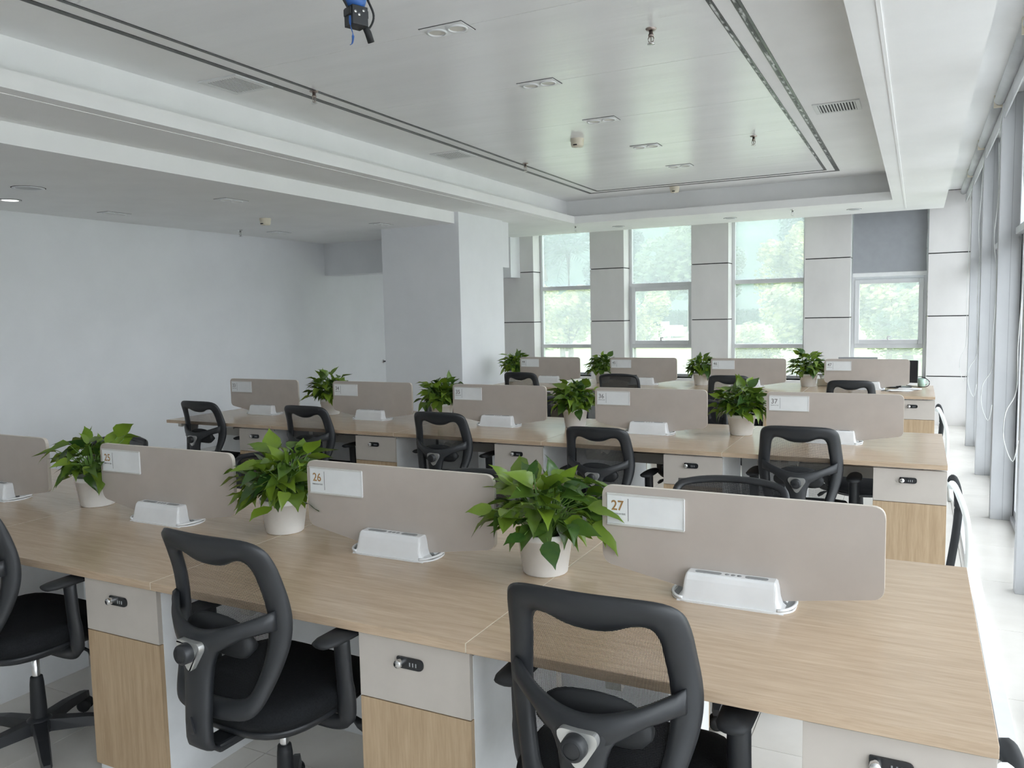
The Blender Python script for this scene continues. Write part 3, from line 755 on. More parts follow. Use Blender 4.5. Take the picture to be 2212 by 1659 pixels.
# divider screen with clamp base and number plate: local origin at desk top, centre
def screen_poly():
    p = [(-0.405, 0.068), (-0.12, 0.016), (0.12, 0.016), (0.405, 0.060), (0.405, 0.316), (-0.405, 0.316)]
    return rounded(p, [0.035, 0.02, 0.02, 0.03, 0.035, 0.035], 6)
def make_screen():
    t = thing('desk_divider', 'x', 'desk divider')
    sp_ = screen_poly()
    MB().prism(sp_, 'y', -0.0085, 0.0085, 0.0012).build('panel', 'beige_laminate', t)
    # edge band
    n = len(sp_)
    cx_ = Vector((0, 0.18))
    o = MB(); rings = []
    for q in sp_:
        v = Vector(q); d = (v - cx_).normalized() * 0.0012
        rings.append([(v.x + d.x, -0.0075, v.y + d.y), (v.x + d.x, 0.0075, v.y + d.y), (v.x - d.x, 0.0075, v.y - d.y), (v.x - d.x, -0.0075, v.y - d.y)])
    o.loft(rings, False, False, True).build('edge_band', 'screen_edge', t)
    # clamp base
    b = MB()
    prof = [(-0.072, 0.0), (-0.066, 0.030), (-0.058, 0.064), (-0.053, 0.077), (-0.047, 0.0825), (-0.010, 0.083), (-0.010, 0.0)]
    for s in (1, -1):
        pp = [(y_ * s, z_) for y_, z_ in prof]
        rr_ = []
        for x_, k_ in ((-0.152, 0.0), (-0.143, 0.10), (-0.137, 0.35), (-0.133, 0.75), (-0.129, 0.95), (-0.124, 1.0), (0.124, 1.0), (0.129, 0.95), (0.133, 0.75), (0.137, 0.35), (0.143, 0.10), (0.152, 0.0)):
            rr_.append([(x_, y_, z_ * (0.10 + 0.90 * k_)) for y_, z_ in pp])
        b.loft(rr_, False, True)
    bo = b.build('clamp_base', 'white_plastic', t)
    e = MB()                 # flared oval foot with cup rims
    out = rrect(-0.178, 0.178, -0.076, 0.076, 0.060, 8)
    e.prism(out, 'z', 0.0, 0.006, 0.002)
    for s in (-1, 1):
        e.tube([(s * 0.135 + s * 0.043 * math.cos(R(a_)), 0.070 * math.sin(R(a_)), 0.010 + 0.0035 * math.cos(R(a_))) for a_ in range(-90, 91, 15)], 0.0045, 8)
    e.build('foot', 'white_plastic', t)
    for s in (-1, 1):
        MB().prism(rrect(s * 0.155 - 0.018, s * 0.155 + 0.018, -0.05, 0.05, 0.017, 5), 'z', 0.006, 0.0072).build('cup_recess', 'slot_grey', t)
    for s in (-1, 1):
        for x0, x1 in ((-0.105, -0.028), (0.040, 0.105)):
            MB().prism(rrect(x0, x1, s * 0.030 - 0.010, s * 0.030 + 0.010, 0.009, 4), 'z', 0.0815, 0.0836).build('slot', 'slot_grey', bo)
        for k in range(3):
            MB().lathe([(0.0068, 0.0815), (0.0068, 0.0836)], (-0.012 + k * 0.0175, s * 0.030, 0), 'z', 10).build('pen_hole', 'slot_grey', bo)
    # number plate
    pl = MB(); x0, x1, z0, z1 = -0.389, -0.143, 0.195, 0.290
    pl.box(x0, x1, -0.0115, -0.0085, z0, z1, 0.001)
    po = pl.build('number_plate', 'plate_white', t)
    MB().box(x0, x1, -0.0150, -0.0085, z1 - 0.002, z1 + 0.0035, 0.001).build('plate_rail', 'plate_frame', po)
    MB().box(x0, x1, -0.0150, -0.0085, z0 - 0.0035, z0 + 0.002, 0.001).build('plate_rail', 'plate_frame', po)
    MB().box(x1 - 0.002, x1 + 0.001, -0.0140, -0.0085, z0, z1, 0.0005).build('plate_rail', 'white_plastic', po)
    MB().box(x0 + 0.0685, x0 + 0.070, -0.0120, -0.0114, z0 + 0.012, z0 + 0.083).build('plate_line', 'dark_print', po)
    return t
scr = make_screen()
scr_t = tree_of(scr)

def text_mesh(txt, size, mt, sx=1.0, bold=0.0):
    c = bpy.data.curves.new('txt', 'FONT')
    c.body = txt; c.size = size; c.align_x = 'LEFT'; c.offset = bold; c.extrude = 0.0002; c.resolution_u = 3
    o = bpy.data.objects.new('txt', c); COL.objects.link(o)
    bpy.context.view_layer.update()
    me = bpy.data.meshes.new_from_object(o.evaluated_get(bpy.context.evaluated_depsgraph_get()))
    bpy.data.objects.remove(o, do_unlink=True); bpy.data.curves.remove(c)
    me.materials.clear(); me.materials.append(M[mt])
    xs = [v.co.x for v in me.vertices]
    if xs:
        mn = min(xs)
        for v in me.vertices: v.co.x = (v.co.x - mn) * sx
    return me
small_me = text_mesh('智御任务OPC社区', 0.0062, 'dark_print')

# ---- plants
def leaf_mesh(L, Wd, curl, fold, k):
    rows = [(0.0, 0.02), (0.08, 0.30), (0.24, 0.49), (0.45, 0.48), (0.68, 0.30), (0.87, 0.09), (1.0, 0.0)]
    vs = []; fs = []
    for t_, w_ in rows:
        z = -curl * L * t_ * t_ + 0.04 * L * math.sin(t_ * 6 + k)
        y_ = L * (t_ - 0.10 * curl * t_ * t_)
        if w_ == 0.0:
            vs.append((0, y_, z))
        else:
            wob = 0.06 * L * math.sin(t_ * 9 + k * 2)
            vs += [(-w_ * Wd, y_ - 0.05 * L * w_, z + fold * w_ * Wd + wob * w_), (0, y_, z), (w_ * Wd, y_ - 0.05 * L * w_, z + fold * w_ * Wd - wob * w_)]
    n = len(rows) - 1
    for i in range(n - 1):
        a_, b_ = 3 * i, 3 * i + 3
        fs += [(a_, a_ + 1, b_ + 1, b_), (a_ + 1, a_ + 2, b_ + 2, b_ + 1)]
    a_, q = 3 * (n - 1), 3 * n
    fs += [(a_, a_ + 1, q), (a_ + 1, a_ + 2, q)]
    me = bpy.data.meshes.new('leaf'); me.from_pydata(vs, [], fs)
    me.polygons.foreach_set('use_smooth', [True] * len(fs))
    me.materials.append(M['pothos_leaf']); me.update()
    return me
LEAVES = [leaf_mesh(0.104, 0.068, c_, f_, k) for k, (c_, f_) in enumerate(((0.15, 0.35), (0.4, 0.45), (0.65, 0.3), (0.25, 0.15), (0.5, 0.6)))]
pot_me = MB().lathe([(0.0, 0.0), (0.070, 0.0), (0.0745, 0.004), (0.0915, 0.118), (0.0925, 0.118), (0.0945, 0.122), (0.0955, 0.138), (0.0935, 0.141), (0.0885, 0.140), (0.087, 0.112)], (0, 0, 0), 'z', 36, cap=False).mesh('pot', 'pot_white')
soil_me = MB().lathe([(0.0, 0.122), (0.05, 0.120), (0.088, 0.114)], (0, 0, 0), 'z', 24, cap=False).mesh('soil', 'soil')
def plant(x, y, label, seed, n=78, up=1.0, spread=1.0):
    g = random.Random(seed)
    t = thing('potted_pothos', label, 'potted plant', (x, y, TOPZ), g.uniform(0, 6.28), 'potted pothos plants between the screens')
    inst('pot', pot_me, t); inst('soil', soil_me, t)
    st = MB()
    for i in range(n):
        u = (i + 0.5) / n
        az = i * 2.39996 + g.uniform(-.3, .3)
        phi = R(6 + 98 * (u ** 0.62)) + g.uniform(-.12, .12)
        rad = (0.075 + 0.060 * g.random()) * spread * (0.85 + 0.35 * math.sin(min(phi, 1.57)))
        if g.random() < 0.4: rad *= g.uniform(0.4, 0.75)
        o3 = Vector((math.cos(az), math.sin(az), 0))
        p_ = Vector((0, 0, 0.172)) + o3 * (rad * math.sin(phi) * 1.12) + Vector((0, 0, rad * 1.05 * math.cos(phi) * up + 0.016 * up))
        if p_.z < 0.14 and (p_.xy.length < 0.10): p_ = Vector((o3.x * 0.102, o3.y * 0.102, p_.z))
        elev = R(66) - phi * 0.80 + g.uniform(-.5, .5)
        ax = (o3 * math.cos(elev) + Vector((0, 0, 1)) * math.sin(elev))
        side = Vector((-o3.y, o3.x, 0))
        ax = (ax + side * g.uniform(-.55, .55)).normalized()
        nrm = (o3 * 0.45 + Vector((0, 0, 1)) + side * g.uniform(-.5, .5))
        xx = ax.cross(nrm).normalized(); nn = xx.cross(ax).normalized()
        sc = g.uniform(0.60, 1.12)
        o = bpy.data.objects.new('leaf', LEAVES[g.randrange(len(LEAVES))])
        COL.objects.link(o); o.parent = t
        mtx = Matrix(((xx.x, ax.x, nn.x, p_.x), (xx.y, ax.y, nn.y, p_.y), (xx.z, ax.z, nn.z, p_.z), (0, 0, 0, 1)))
        o.matrix_basis = mtx @ Matrix.Diagonal((sc, sc, sc, 1))
        b0 = Vector((o3.x * 0.04 * g.random(), o3.y * 0.04 * g.random(), 0.118))
        st.tube([b0, b0.lerp(p_, 0.55) + Vector((0, 0, 0.035)), p_], [0.0024, 0.002, 0.0016], 4, cap=False)
    st.build('stems', 'pothos_stem', t)
    return t

# ---- build the rows
NAMEROW = {1: 'front', 2: 'middle', 3: 'rear'}
for row, (y0, nums) in ROWS.items():
    for k, num in enumerate(nums):
        ex = EX - DW * k
        make_desk(row, num, ex, y0, k == len(nums) - 1, k)
        o = ped if (row == 1 and k == 0) else copy_tree(ped_t)
        o.location = (ex - PW - 0.001, y0 + 0.022, 0)
        tag(o, 'beige and oak pedestal with code lock under desk %d, %s' % (num, place(row, k)), 'cabinet', 'near side drawer pedestals')
        o2 = copy_tree(ped_t)
        o2.location = (ex - DW + PW + 0.001, y0 + 1.2 - 0.022, 0); o2.rotation_euler = (0, 0, PI)
        tag(o2, 'far side pedestal under desk %d, %s' % (num, place(row, k)), 'cabinet', 'far side drawer pedestals')
        s_ = scr if (row == 1 and k == 0) else copy_tree(scr_t)
        s_.location = (ex - DW / 2 - 0.032, y0 + 0.602, TOPZ)
        if num == 24: tag(s_, 'beige divider screen cut off at the left picture edge, front row', 'desk divider', 'beige divider screens')
        else: tag(s_, 'beige divider screen with plate reading %d, %s' % (num, place(row, k)), 'desk divider', 'beige divider screens')
        if num != 24:
            pl_ = [c for c in kids(s_) if c.name.startswith('number_plate')][0]
            me = text_mesh(str(num), 0.044, 'gold_print' if row == 1 else 'grey_print', 0.93, 0.0006)
            inst('number', me, pl_, (-0.389 + 0.0145, -0.0118, 0.2395), (R(90), 0, 0))
            inst('caption', small_me, pl_, (-0.389 + 0.0115, -0.0118, 0.2255), (R(90), 0, 0))
plant(-1.092, 2.37, 'lush pothos in white pot between screens 26 and 27, the nearest plant', 11, 144, 1.0, 1.10)
plant(-2.274, 2.42, 'lush pothos in white pot between screens 25 and 26, second nearest plant', 25, 144, 1.0, 1.08)
plant(-3.445, 2.435, 'pothos in white pot left of screen 25', 7, 102, 0.95, 1.15)
plant(-1.07, 5.575, 'pothos in white pot between screens 36 and 37, rightmost in the middle row', 41, 157, 1.1, 1.0)
plant(-2.29, 5.55, 'pothos in white pot between screens 35 and 36, middle row', 52, 144, 1.1, 1.0)
plant(-3.47, 5.56, 'pothos with pot half hidden by a chair between screens 34 and 35', 63, 165, 1.05, 1.0)
plant(-4.66, 5.60, 'leftmost pothos of the middle row between screens 33 and 34', 74, 157, 1.15, 1.05)
plant(-1.061, 9.27, 'pothos with one tall upright leaf between screens 46 and 47', 85, 138, 1.25, 1.05)
plant(-2.21, 9.16, 'low spreading pothos between screens 45 and 46, rear row', 96, 129, 1.0, 0.98)
plant(-3.416, 9.17, 'bright pothos between screens 44 and 45, second from the column', 107, 125, 1.15, 0.95)
plant(-4.60, 9.15, 'pothos beside the column, left of screen 44', 118, 125, 1.15, 0.95)

# ------------------------------------------------------------------ office chairs
def yback(z): return -0.208 - 1.02 * (z - 0.735) ** 2
def ysurf(x, z): return yback(z) + 0.75 * x * x
def frame_loops(kind):
    if kind == 'A':
        out = [(0, 1.0), (0.10, 0.999), (0.168, 0.992), (0.204, 0.970), (0.217, 0.928), (0.224, 0.865), (0.231, 0.805), (0.233, 0.75), (0.226, 0.69), (0.210, 0.63), (0.190, 0.57), (0.170, 0.52), (0.142, 0.492), (0.09, 0.482), (0, 0.48)]
        inn = [(0, 0.900), (0.05, 0.906), (0.096, 0.924), (0.132, 0.924), (0.149, 0.898), (0.155, 0.858), (0.162, 0.805), (0.166, 0.75), (0.162, 0.69), (0.153, 0.63), (0.139, 0.58), (0.124, 0.551), (0.102, 0.537), (0.065, 0.532), (0, 0.530)]
    else:
        out = [(0, 1.0), (0.10, 0.997), (0.178, 0.986), (0.214, 0.972), (0.232, 0.940), (0.236, 0.88), (0.236, 0.80), (0.234, 0.75), (0.230, 0.69), (0.224, 0.63), (0.214, 0.57), (0.200, 0.52), (0.172, 0.492), (0.10, 0.482), (0, 0.48)]
        inn = [(0, 0.971), (0.09, 0.968), (0.164, 0.959), (0.191, 0.948), (0.202, 0.924), (0.205, 0.87), (0.201, 0.80), (0.200, 0.75), (0.196, 0.69), (0.191, 0.63), (0.181, 0.58), (0.168, 0.545), (0.148, 0.526), (0.09, 0.519), (0, 0.518)]
    full = lambda h: h + [(-x_, z_) for x_, z_ in h[-2:0:-1]]
    return smoothpoly(full(out), 3), smoothpoly(full(inn), 3), inn
def make_chair(kind, nm):
    t = thing(nm, 'x', 'chair')
    lo, li, inn = frame_loops(kind)
    rings = []
    for p_, q_ in zip(lo, li):
        ring_ = []
        for s_, d_ in ((0, 0), (0.10, -0.013), (0.38, -0.020), (0.68, -0.019), (0.93, -0.010), (1, 0.002), (0.85, 0.012), (0.5, 0.014), (0.12, 0.011)):
            x_ = p_[0] + (q_[0] - p_[0]) * s_; z_ = p_[1] + (q_[1] - p_[1]) * s_
            ring_.append((x_, ysurf(x_, z_) + d_, z_))
        rings.append(ring_)
    MB().loft(rings, True, False, True).build('back_frame', 'black_plastic', t)
    # woven mesh
    o = MB(); nx, nz = 14, 26; vs = []; fs = []
    inn2 = smoothpoly([(q[0], q[1]) for q in inn], 3, False)
    def hw(z):
        best = 0
        for a_, b_ in zip(inn2, inn2[1:]):
            z0_, z1_ = a_[1], b_[1]
            if min(z0_, z1_) <= z <= max(z0_, z1_) and abs(z1_ - z0_) > 1e-9:
                best = max(best, a_[0] + (b_[0] - a_[0]) * (z - z0_) / (z1_ - z0_))
        return best
    zmin, zmax = 0.505, (0.955 if kind == 'A' else 0.985)
    for j in range(nz + 1):
        z = zmin + (zmax - zmin) * j / nz
        w_ = max(hw(min(max(z, 0.54), 0.90 if kind == 'A' else 0.93)) + 0.012, 0.06)
        for i in range(nx + 1):
            x_ = -w_ + 2 * w_ * i / nx
            vs.append((x_, ysurf(x_, z) + 0.006, z))
    for j in range(nz):
        for i in range(nx):
            a_ = j * (nx + 1) + i
            fs.append((a_, a_ + 1, a_ + nx + 2, a_ + nx + 1))
    o.add(vs, fs, True).build('mesh_back', 'chair_mesh' if kind == 'A' else 'chair_mesh_dense', t)
    # curved brace with post
    b = MB()
    yb_ = lambda x_: -0.303 + 0.098 * min(1.0, abs(x_) / 0.20) ** 2
    zt = lambda x_: 0.738 + 0.052 * (abs(x_) / 0.20) ** 1.7
    zb = lambda x_: 0.655 + 0.062 * min(1.0, abs(x_) / 0.13) ** 1.3 + (0.018 * max(0, (abs(x_) - 0.13) / 0.07))
    rr_ = []
    for i in range(25):
        x_ = -0.204 + 0.408 * i / 24
        y_, a_, c_ = yb_(x_), zt(x_), zb(x_)
        rr_.append([(x_, y_ - 0.010, a_ - 0.006), (x_, y_, a_), (x_, y_ + 0.014, a_), (x_, y_ + 0.014, c_), (x_, y_, c_), (x_, y_ - 0.012, c_ + 0.007), (x_, y_ - 0.014, (a_ + c_) / 2)])
    b.loft(rr_, True, True)
    rr_ = []
    for z_, w_, d_ in ((0.722, 0.080, 0.004), (0.708, 0.088, 0.002), (0.697, 0.084, 0.0), (0.685, 0.074, 0.0), (0.668, 0.063, 0), (0.645, 0.055, 0), (0.60, 0.048, -0.001), (0.55, 0.045, -0.004), (0.48, 0.044, -0.008), (0.43, 0.044, -0.008), (0.412, 0.043, -0.004), (0.398, 0.042, 0.012), (0.392, 0.041, 0.035), (0.390, 0.040, 0.06)):
        ye = yb_(w_) + d_; yi = yb_(w_ * 0.6) + d_; y0_ = yb_(0) + d_; h_ = 0.0155
        rr_.append([(-w_, ye + 0.012, z_), (-w_, ye - 0.004, z_), (-w_ * 0.9, ye - 0.012, z_), (-w_ * 0.6, yi - h_, z_), (0, y0_ - h_, z_), (w_ * 0.6, yi - h_, z_), (w_ * 0.9, ye - 0.012, z_), (w_, ye - 0.004, z_), (w_, ye + 0.012, z_), (0, y0_ + 0.016, z_)])
    b.loft(rr_, True, True)
    b.box(-0.038, 0.038, -0.27, 0.05, 0.376, 0.402, 0.008)
    if kind == 'A':
        br = b.build('lumbar_brace', 'black_plastic', t)
        kp = rounded([(-0.040, 0.716), (-0.046, 0.700), (-0.004, 0.632), (0.012, 0.632), (0.050, 0.694), (0.044, 0.714)], 0.011, 4)
        MB().prism(kp, 'y', -0.330, -0.312).build('knob_plate', 'knob_plate_metal', br)
        MB().lathe([(0.0, -0.356), (0.024, -0.356), (0.0275, -0.352), (0.0285, -0.336), (0.0285, -0.328)], (0, 0, 0.684), 'y', 24, cap=False).lathe([(0.019, -0.3572), (0.021, -0.3578), (0.0225, -0.3565)], (0, 0, 0.684), 'y', 24, cap=False).build('knob', 'black_plastic', br)
        MB().prism(rounded([(-0.016, 0.455), (0.016, 0.455), (0.0, 0.505)], 0.006, 4), 'y', -0.3335, -0.327, 0.001).build('emblem', 'black_gloss', br)
        # lumbar pad
        rr_ = []
        for i in range(13):
            x_ = -0.135 + 0.27 * i / 12
            h_ = 0.058 * math.sqrt(max(0.02, 1 - (x_ / 0.137) ** 4))
            zc_ = 0.705 - 0.02 * (x_ / 0.135) ** 2
            rr_.append([(x_, ysurf(x_, zc_) - 0.012 + 0.018 * math.cos(a_) - 0.012, zc_ + h_ * math.sin(a_)) for a_ in [2 * PI * k / 12 for k in range(12)]])
        MB().loft(rr_, True, True).build('lumbar_pad', 'black_rubber', t)
    else:
        b2 = MB(); b2.box(-0.045, 0.045, -0.30, -0.275, 0.37, 0.62, 0.01); b2.box(-0.04, 0.04, -0.285, 0.05, 0.362, 0.392, 0.008)
        b2.build('back_post', 'black_plastic', t)
    # seat
    def sup(ax_, ay_, z_, n=36, cy=0.0, e=3.2):
        out = []
        for k in range(n):
            a_ = 2 * PI * k / n; c_, s_ = math.cos(a_), math.sin(a_)
            x_ = ax_ * math.copysign(abs(c_) ** (2 / e), c_); y_ = ay_ * math.copysign(abs(s_) ** (2 / e), s_) + cy
            dz = -0.035 * max(0, (y_ - 0.12) / 0.14) ** 2 + 0.010 * (x_ / 0.25) ** 2
            out.append((x_, y_, z_ + dz))
        return out
    MB().loft([sup(0.205, 0.205, 0.425), sup(0.238, 0.232, 0.434), sup(0.252, 0.245, 0.455), sup(0.252, 0.245, 0.478), sup(0.240, 0.235, 0.496), sup(0.20, 0.20, 0.503), sup(0.10, 0.10, 0.498)], True, True).build('seat', 'seat_fabric', t)
    MB().loft([sup(0.17, 0.18, 0.395), sup(0.215, 0.215, 0.402), sup(0.238, 0.235, 0.424), sup(0.235, 0.23, 0.432)], True, True).build('seat_shell', 'black_plastic', t)
    # arms
    for s_ in (-1, 1):
        pth = smoothpoly([(s_ * 0.12, -0.01, 0.392), (s_ * 0.22, -0.01, 0.394), (s_ * 0.268, -0.012, 0.415), (s_ * 0.280, -0.016, 0.47), (s_ * 0.280, -0.024, 0.56), (s_ * 0.280, -0.03, 0.670)], 4, False)
        ao = MB().tube(pth, [0.024] * 9 + [0.031] * 6 + [0.028] * 6, 10, sy=0.62, up=(0, 1, 0)).build('armrest', 'black_plastic', t)
        rr_ = []
        for y_, w_, h_ in ((-0.125, 0.006, 0.006), (-0.118, 0.030, 0.011), (-0.09, 0.040, 0.014), (-0.02, 0.042, 0.015), (0.05, 0.040, 0.014), (0.10, 0.034, 0.013), (0.125, 0.022, 0.010), (0.132, 0.006, 0.005)):
            rr_.append([(s_ * 0.280 + w_ * math.cos(a_), y_, 0.680 + h_ * math.sin(a_) - 0.004) for a_ in [2 * PI * k / 12 for k in range(12)]])
        MB().loft(rr_, True, True).build('arm_pad', 'black_rubber', ao)
    # lift, lever and base
    MB().tube([(0.10, 0.05, 0.39), (0.20, 0.055, 0.385), (0.255, 0.06, 0.372)], 0.006, 6).tube([(0.235, 0.058, 0.378), (0.262, 0.06, 0.362), (0.285, 0.06, 0.345)], [0.008, 0.015, 0.010], 8).build('height_lever', 'black_plastic', t)
    MB().box(-0.07, 0.07, -0.10, 0.10, 0.375, 0.402, 0.008).lathe([(0.014, 0.17), (0.014, 0.385)], (0, 0, 0), 'z', 14).build('lift_column', ['black_plastic', 'chrome'], t)
    lc = [c for c in kids(t) if c.name.startswith('lift_column')][0]
    lc.data.polygons.foreach_set('material_index', [1 if p_.center.xy.length < 0.0145 and p_.center.z < 0.384 else 0 for p_ in lc.data.polygons])
    MB().lathe([(0.026, 0.07), (0.028, 0.16), (0.024, 0.26), (0.021, 0.285), (0.0145, 0.287)], (0, 0, 0), 'z', 18, cap=False).build('lift_sleeve', 'black_rubber', t)
    MB().lathe([(0.0, 0.07), (0.045, 0.072), (0.05, 0.085), (0.048, 0.115), (0.034, 0.128), (0.026, 0.13)], (0, 0, 0), 'z', 20, cap=False).build('hub', 'black_plastic', t)
    return t
leg_me = MB().loft([[Vector((0.035, -0.026, 0.075)), Vector((0.035, 0.026, 0.075)), Vector((0.035, 0.022, 0.120)), Vector((0.035, -0.022, 0.120))],
                    [Vector((0.17, -0.022, 0.072)), Vector((0.17, 0.022, 0.072)), Vector((0.17, 0.017, 0.108)), Vector((0.17, -0.017, 0.108))],
                    [Vector((0.285, -0.018, 0.060)), Vector((0.285, 0.018, 0.060)), Vector((0.285, 0.014, 0.088)), Vector((0.285, -0.014, 0.088))],
                    [Vector((0.312, -0.012, 0.056)), Vector((0.312, 0.012, 0.056)), Vector((0.312, 0.010, 0.080)), Vector((0.312, -0.010, 0.080))]], False).mesh('base_leg', 'black_plastic')
cas = MB()
for s_ in (-1, 1):
    cas.lathe([(0.0, s_ * 0.010), (0.024, s_ * 0.010), (0.0265, s_ * 0.013), (0.0265, s_ * 0.022), (0.020, s_ * 0.026), (0.0, s_ * 0.027)], (0, 0, 0.0265), 'y', 16, cap=False)
cas.box(-0.012, 0.014, -0.009, 0.009, 0.02, 0.062, 0.003)
cas_me = cas.mesh('caster', 'black_rubber')
UPPER = ('back_frame', 'mesh_back', 'lumbar_brace', 'lumbar_pad', 'back_post', 'seat', 'seat_shell', 'armrest', 'height_lever', 'lift_column')
protoA = make_chair('A', 'office_chair'); treeA = tree_of(protoA)
protoB = make_chair('B', 'task_chair'); treeB = tree_of(protoB)
used = {'A': False, 'B': False}
def chair(kind, x, y, rz, lift, label, group, base=0.0, sw=1.0):
    if used[kind]: t = copy_tree(treeA if kind == 'A' else treeB)
    else: t = protoA if kind == 'A' else protoB; used[kind] = True
    t.location = (x, y, 0); t.rotation_euler = (0, 0, rz)
    t.scale = (sw, sw, 1.0)
    tag(t, label, 'chair', group)
    for c in kids(t):
        if c.name.split('.')[0] in UPPER: c.location = (0, 0, lift)
    for k in range(5):
        a_ = base + k * 2 * PI / 5
        lo_ = inst('base_leg', leg_me, t, (0, 0, 0), (0, 0, a_))
        inst('caster', cas_me, lo_, (0.298, 0, 0), (0, 0, 0.7 + k))
    return t
GA, GB, GF = 'black mesh chairs on the near side', 'black task chairs on the far side', 'chairs of the rear row'
def near(num, x, y, rz, lift, base, extra=''):
    chair('A', x, y, rz, lift, extra if extra else 'black mesh office chair at desk %d, %s' % (num, place({2: 1, 3: 2, 4: 3}[num // 10], {2: 27, 3: 37, 4: 47}[num // 10] - num)), GA, base)
near(27, -0.628, 1.83, R(0), 0.010, 0.3)
near(26, -1.735, 1.80, R(-3), 0.025, 1.0)
near(25, -2.935, 1.775, R(0), 0.025, 0.75, 'black mesh office chair cut off at the left picture edge, front row')
near(37, -0.59, 4.968, R(0), -0.053, 0.2)
near(36, -1.81, 4.968, R(0), -0.112, 0.9)
near(35, -2.985, 4.968, R(0), -0.06, 0.5)
near(34, -4.195, 4.968, R(0), -0.056, 0.1)
near(33, -5.335, 4.968, R(0), -0.056, 0.7)
near(47, -0.572, 8.60, 0, -0.095, 0.2)
near(46, -1.735, 8.60, 0, -0.065, 0.2)
near(44, -4.145, 8.605, 0, -0.068, 0.2)
chair('B', -2.935, 8.60, 0, -0.065, 'black task chair with straight arched top in front of desk 45', GF, 0.4)
for num, x, lift in ((27, -0.71, -0.135), (26, -1.985, -0.19), (25, -3.42, -0.19), (24, -4.73, -0.155)):
    chair('B', x, 3.30, PI + R(4), lift, 'black task chair facing the camera behind screen %d, %s' % (num, place(1, 27 - num)), GB, 0.4, 1.08)
for num, x in ((37, -0.36), (36, -1.58), (35, -2.78), (34, -3.98), (33, -5.18)):
    chair('B', x, 6.33, PI + R(5), -0.13, 'black task chair hidden behind screen %d, %s' % (num, place(2, 37 - num)), GB, 0.9)

# ------------------------------------------------------------------ things on the rear desk and at the row ends
def monitor(x, y, w, h, zb, rz, label, mt):
    t = thing('monitor', label, 'monitor', (x, y, TOPZ), rz)
    MB().box(-w / 2, w / 2, -0.012, 0.012, zb, zb + h, 0.004).build('housing', mt, t)
    MB().box(-w / 2 + 0.008, w / 2 - 0.008, 0.012, 0.0135, zb + 0.012, zb + h - 0.008).build('display', 'black_gloss', t)
    MB().box(-0.025, 0.025, -0.03, -0.012, 0.01, zb + h * 0.5, 0.004).build('neck', mt, t)
    MB().prism(rrect(-0.11, 0.11, -0.10, 0.08, 0.03), 'z', 0, 0.012, 0.003).build('foot', mt, t)
monitor(-0.575, 9.42, 0.39, 0.255, 0.06, R(4), 'grey backed monitor standing behind screen 47 on the left', 'monitor_back')
monitor(-0.165, 9.36, 0.36, 0.235, 0.055, R(-14), 'black monitor standing behind screen 47 on the right', 'black_plastic')
t = thing('mug', 'pale green mug beside screen 47', 'mug', (0.045, 9.52, TOPZ))
MB().lathe([(0.0, 0.0), (0.032, 0.0), (0.036, 0.004), (0.041, 0.085), (0.0385, 0.085), (0.034, 0.01), (0.0, 0.008)], (0, 0, 0), 'z', 24, cap=False).build('body', 'mug_green', t)
MB().tube([(0.038, 0, 0.07), (0.058, 0, 0.065), (0.062, 0, 0.045), (0.055, 0, 0.025), (0.036, 0, 0.02)], 0.005, 8).build('handle', 'mug_green', t)
for k, (x, y, rz, lab) in enumerate(((-0.165, 8.955, 0.1, 'loose white papers on the desk under screen 47'), (-0.08, 9.16, -0.3, 'second stack of white papers nearer the mug'))):
    t = thing('paper_stack', lab, 'paper', (x, y, TOPZ), rz, 'papers on the rear desk')
    for q in range(4): MB().box(-0.105, 0.105, -0.074, 0.074, 0.001 + q * 0.003, 0.003 + q * 0.003).build('sheet', 'paper_white', t, (0.006 * q, -0.004 * q, 0)).rotation_euler = (0, 0, 0.12 * q - 0.2)
t = thing('monitor_cable', 'thin black cable looping behind the pale green mug', 'cable', (0.0, 9.40, TOPZ))
MB().tube(smoothpoly([(-0.02, 0.0, 0.10), (0.04, 0.02, 0.115), (0.115, 0.0, 0.07), (0.10, 0.0, 0.015), (0.0, 0.02, 0.006), (-0.10, 0.03, 0.02)], 5, False), 0.004, 6).build('wire', 'black_rubber', t)
t = thing('earphone_cable', 'short dark wire lying by the papers under screen 47', 'cable', (-0.32, 8.93, TOPZ))
MB().tube(smoothpoly([(0, 0, 0.004), (0.03, 0.02, 0.006), (0.06, 0.0, 0.004), (0.10, 0.03, 0.005)], 5, False), 0.004, 6).build('wire', 'black_rubber', t)
t = thing('tissue_box', 'cream box right of the pothos by screen 47', 'box', (-0.93, 9.40, TOPZ), 0.2)
MB().box(-0.05, 0.05, -0.04, 0.04, 0, 0.075, 0.004).build('carton', 'cream_plastic', t)
MB().loft([[(0.02 * math.cos(a_), 0.008 * math.sin(a_), 0.075) for a_ in [PI * k / 4 for k in range(8)]], [(0.035 * math.cos(a_), 0.015 * math.sin(a_), 0.115) for a_ in [PI * k / 4 for k in range(8)]]], True).build('tissue', 'paper_white', t)
t = thing('pen_cup', 'small pink cup with pens left of screen 47', 'cup', (-0.845, 9.33, TOPZ))
MB().lathe([(0.0, 0.0), (0.03, 0.0), (0.033, 0.085), (0.030, 0.085), (0.028, 0.006)], (0, 0, 0), 'z', 20, cap=False).build('cup', 'pink_plastic', t)
for k in range(3): MB().tube([(0, 0, 0.01), (0.02 * math.cos(2 * k), 0.02 * math.sin(2 * k), 0.15)], 0.0035, 6).build('pen', ['black_plastic', 'mug_green', 'chrome'][k], t)

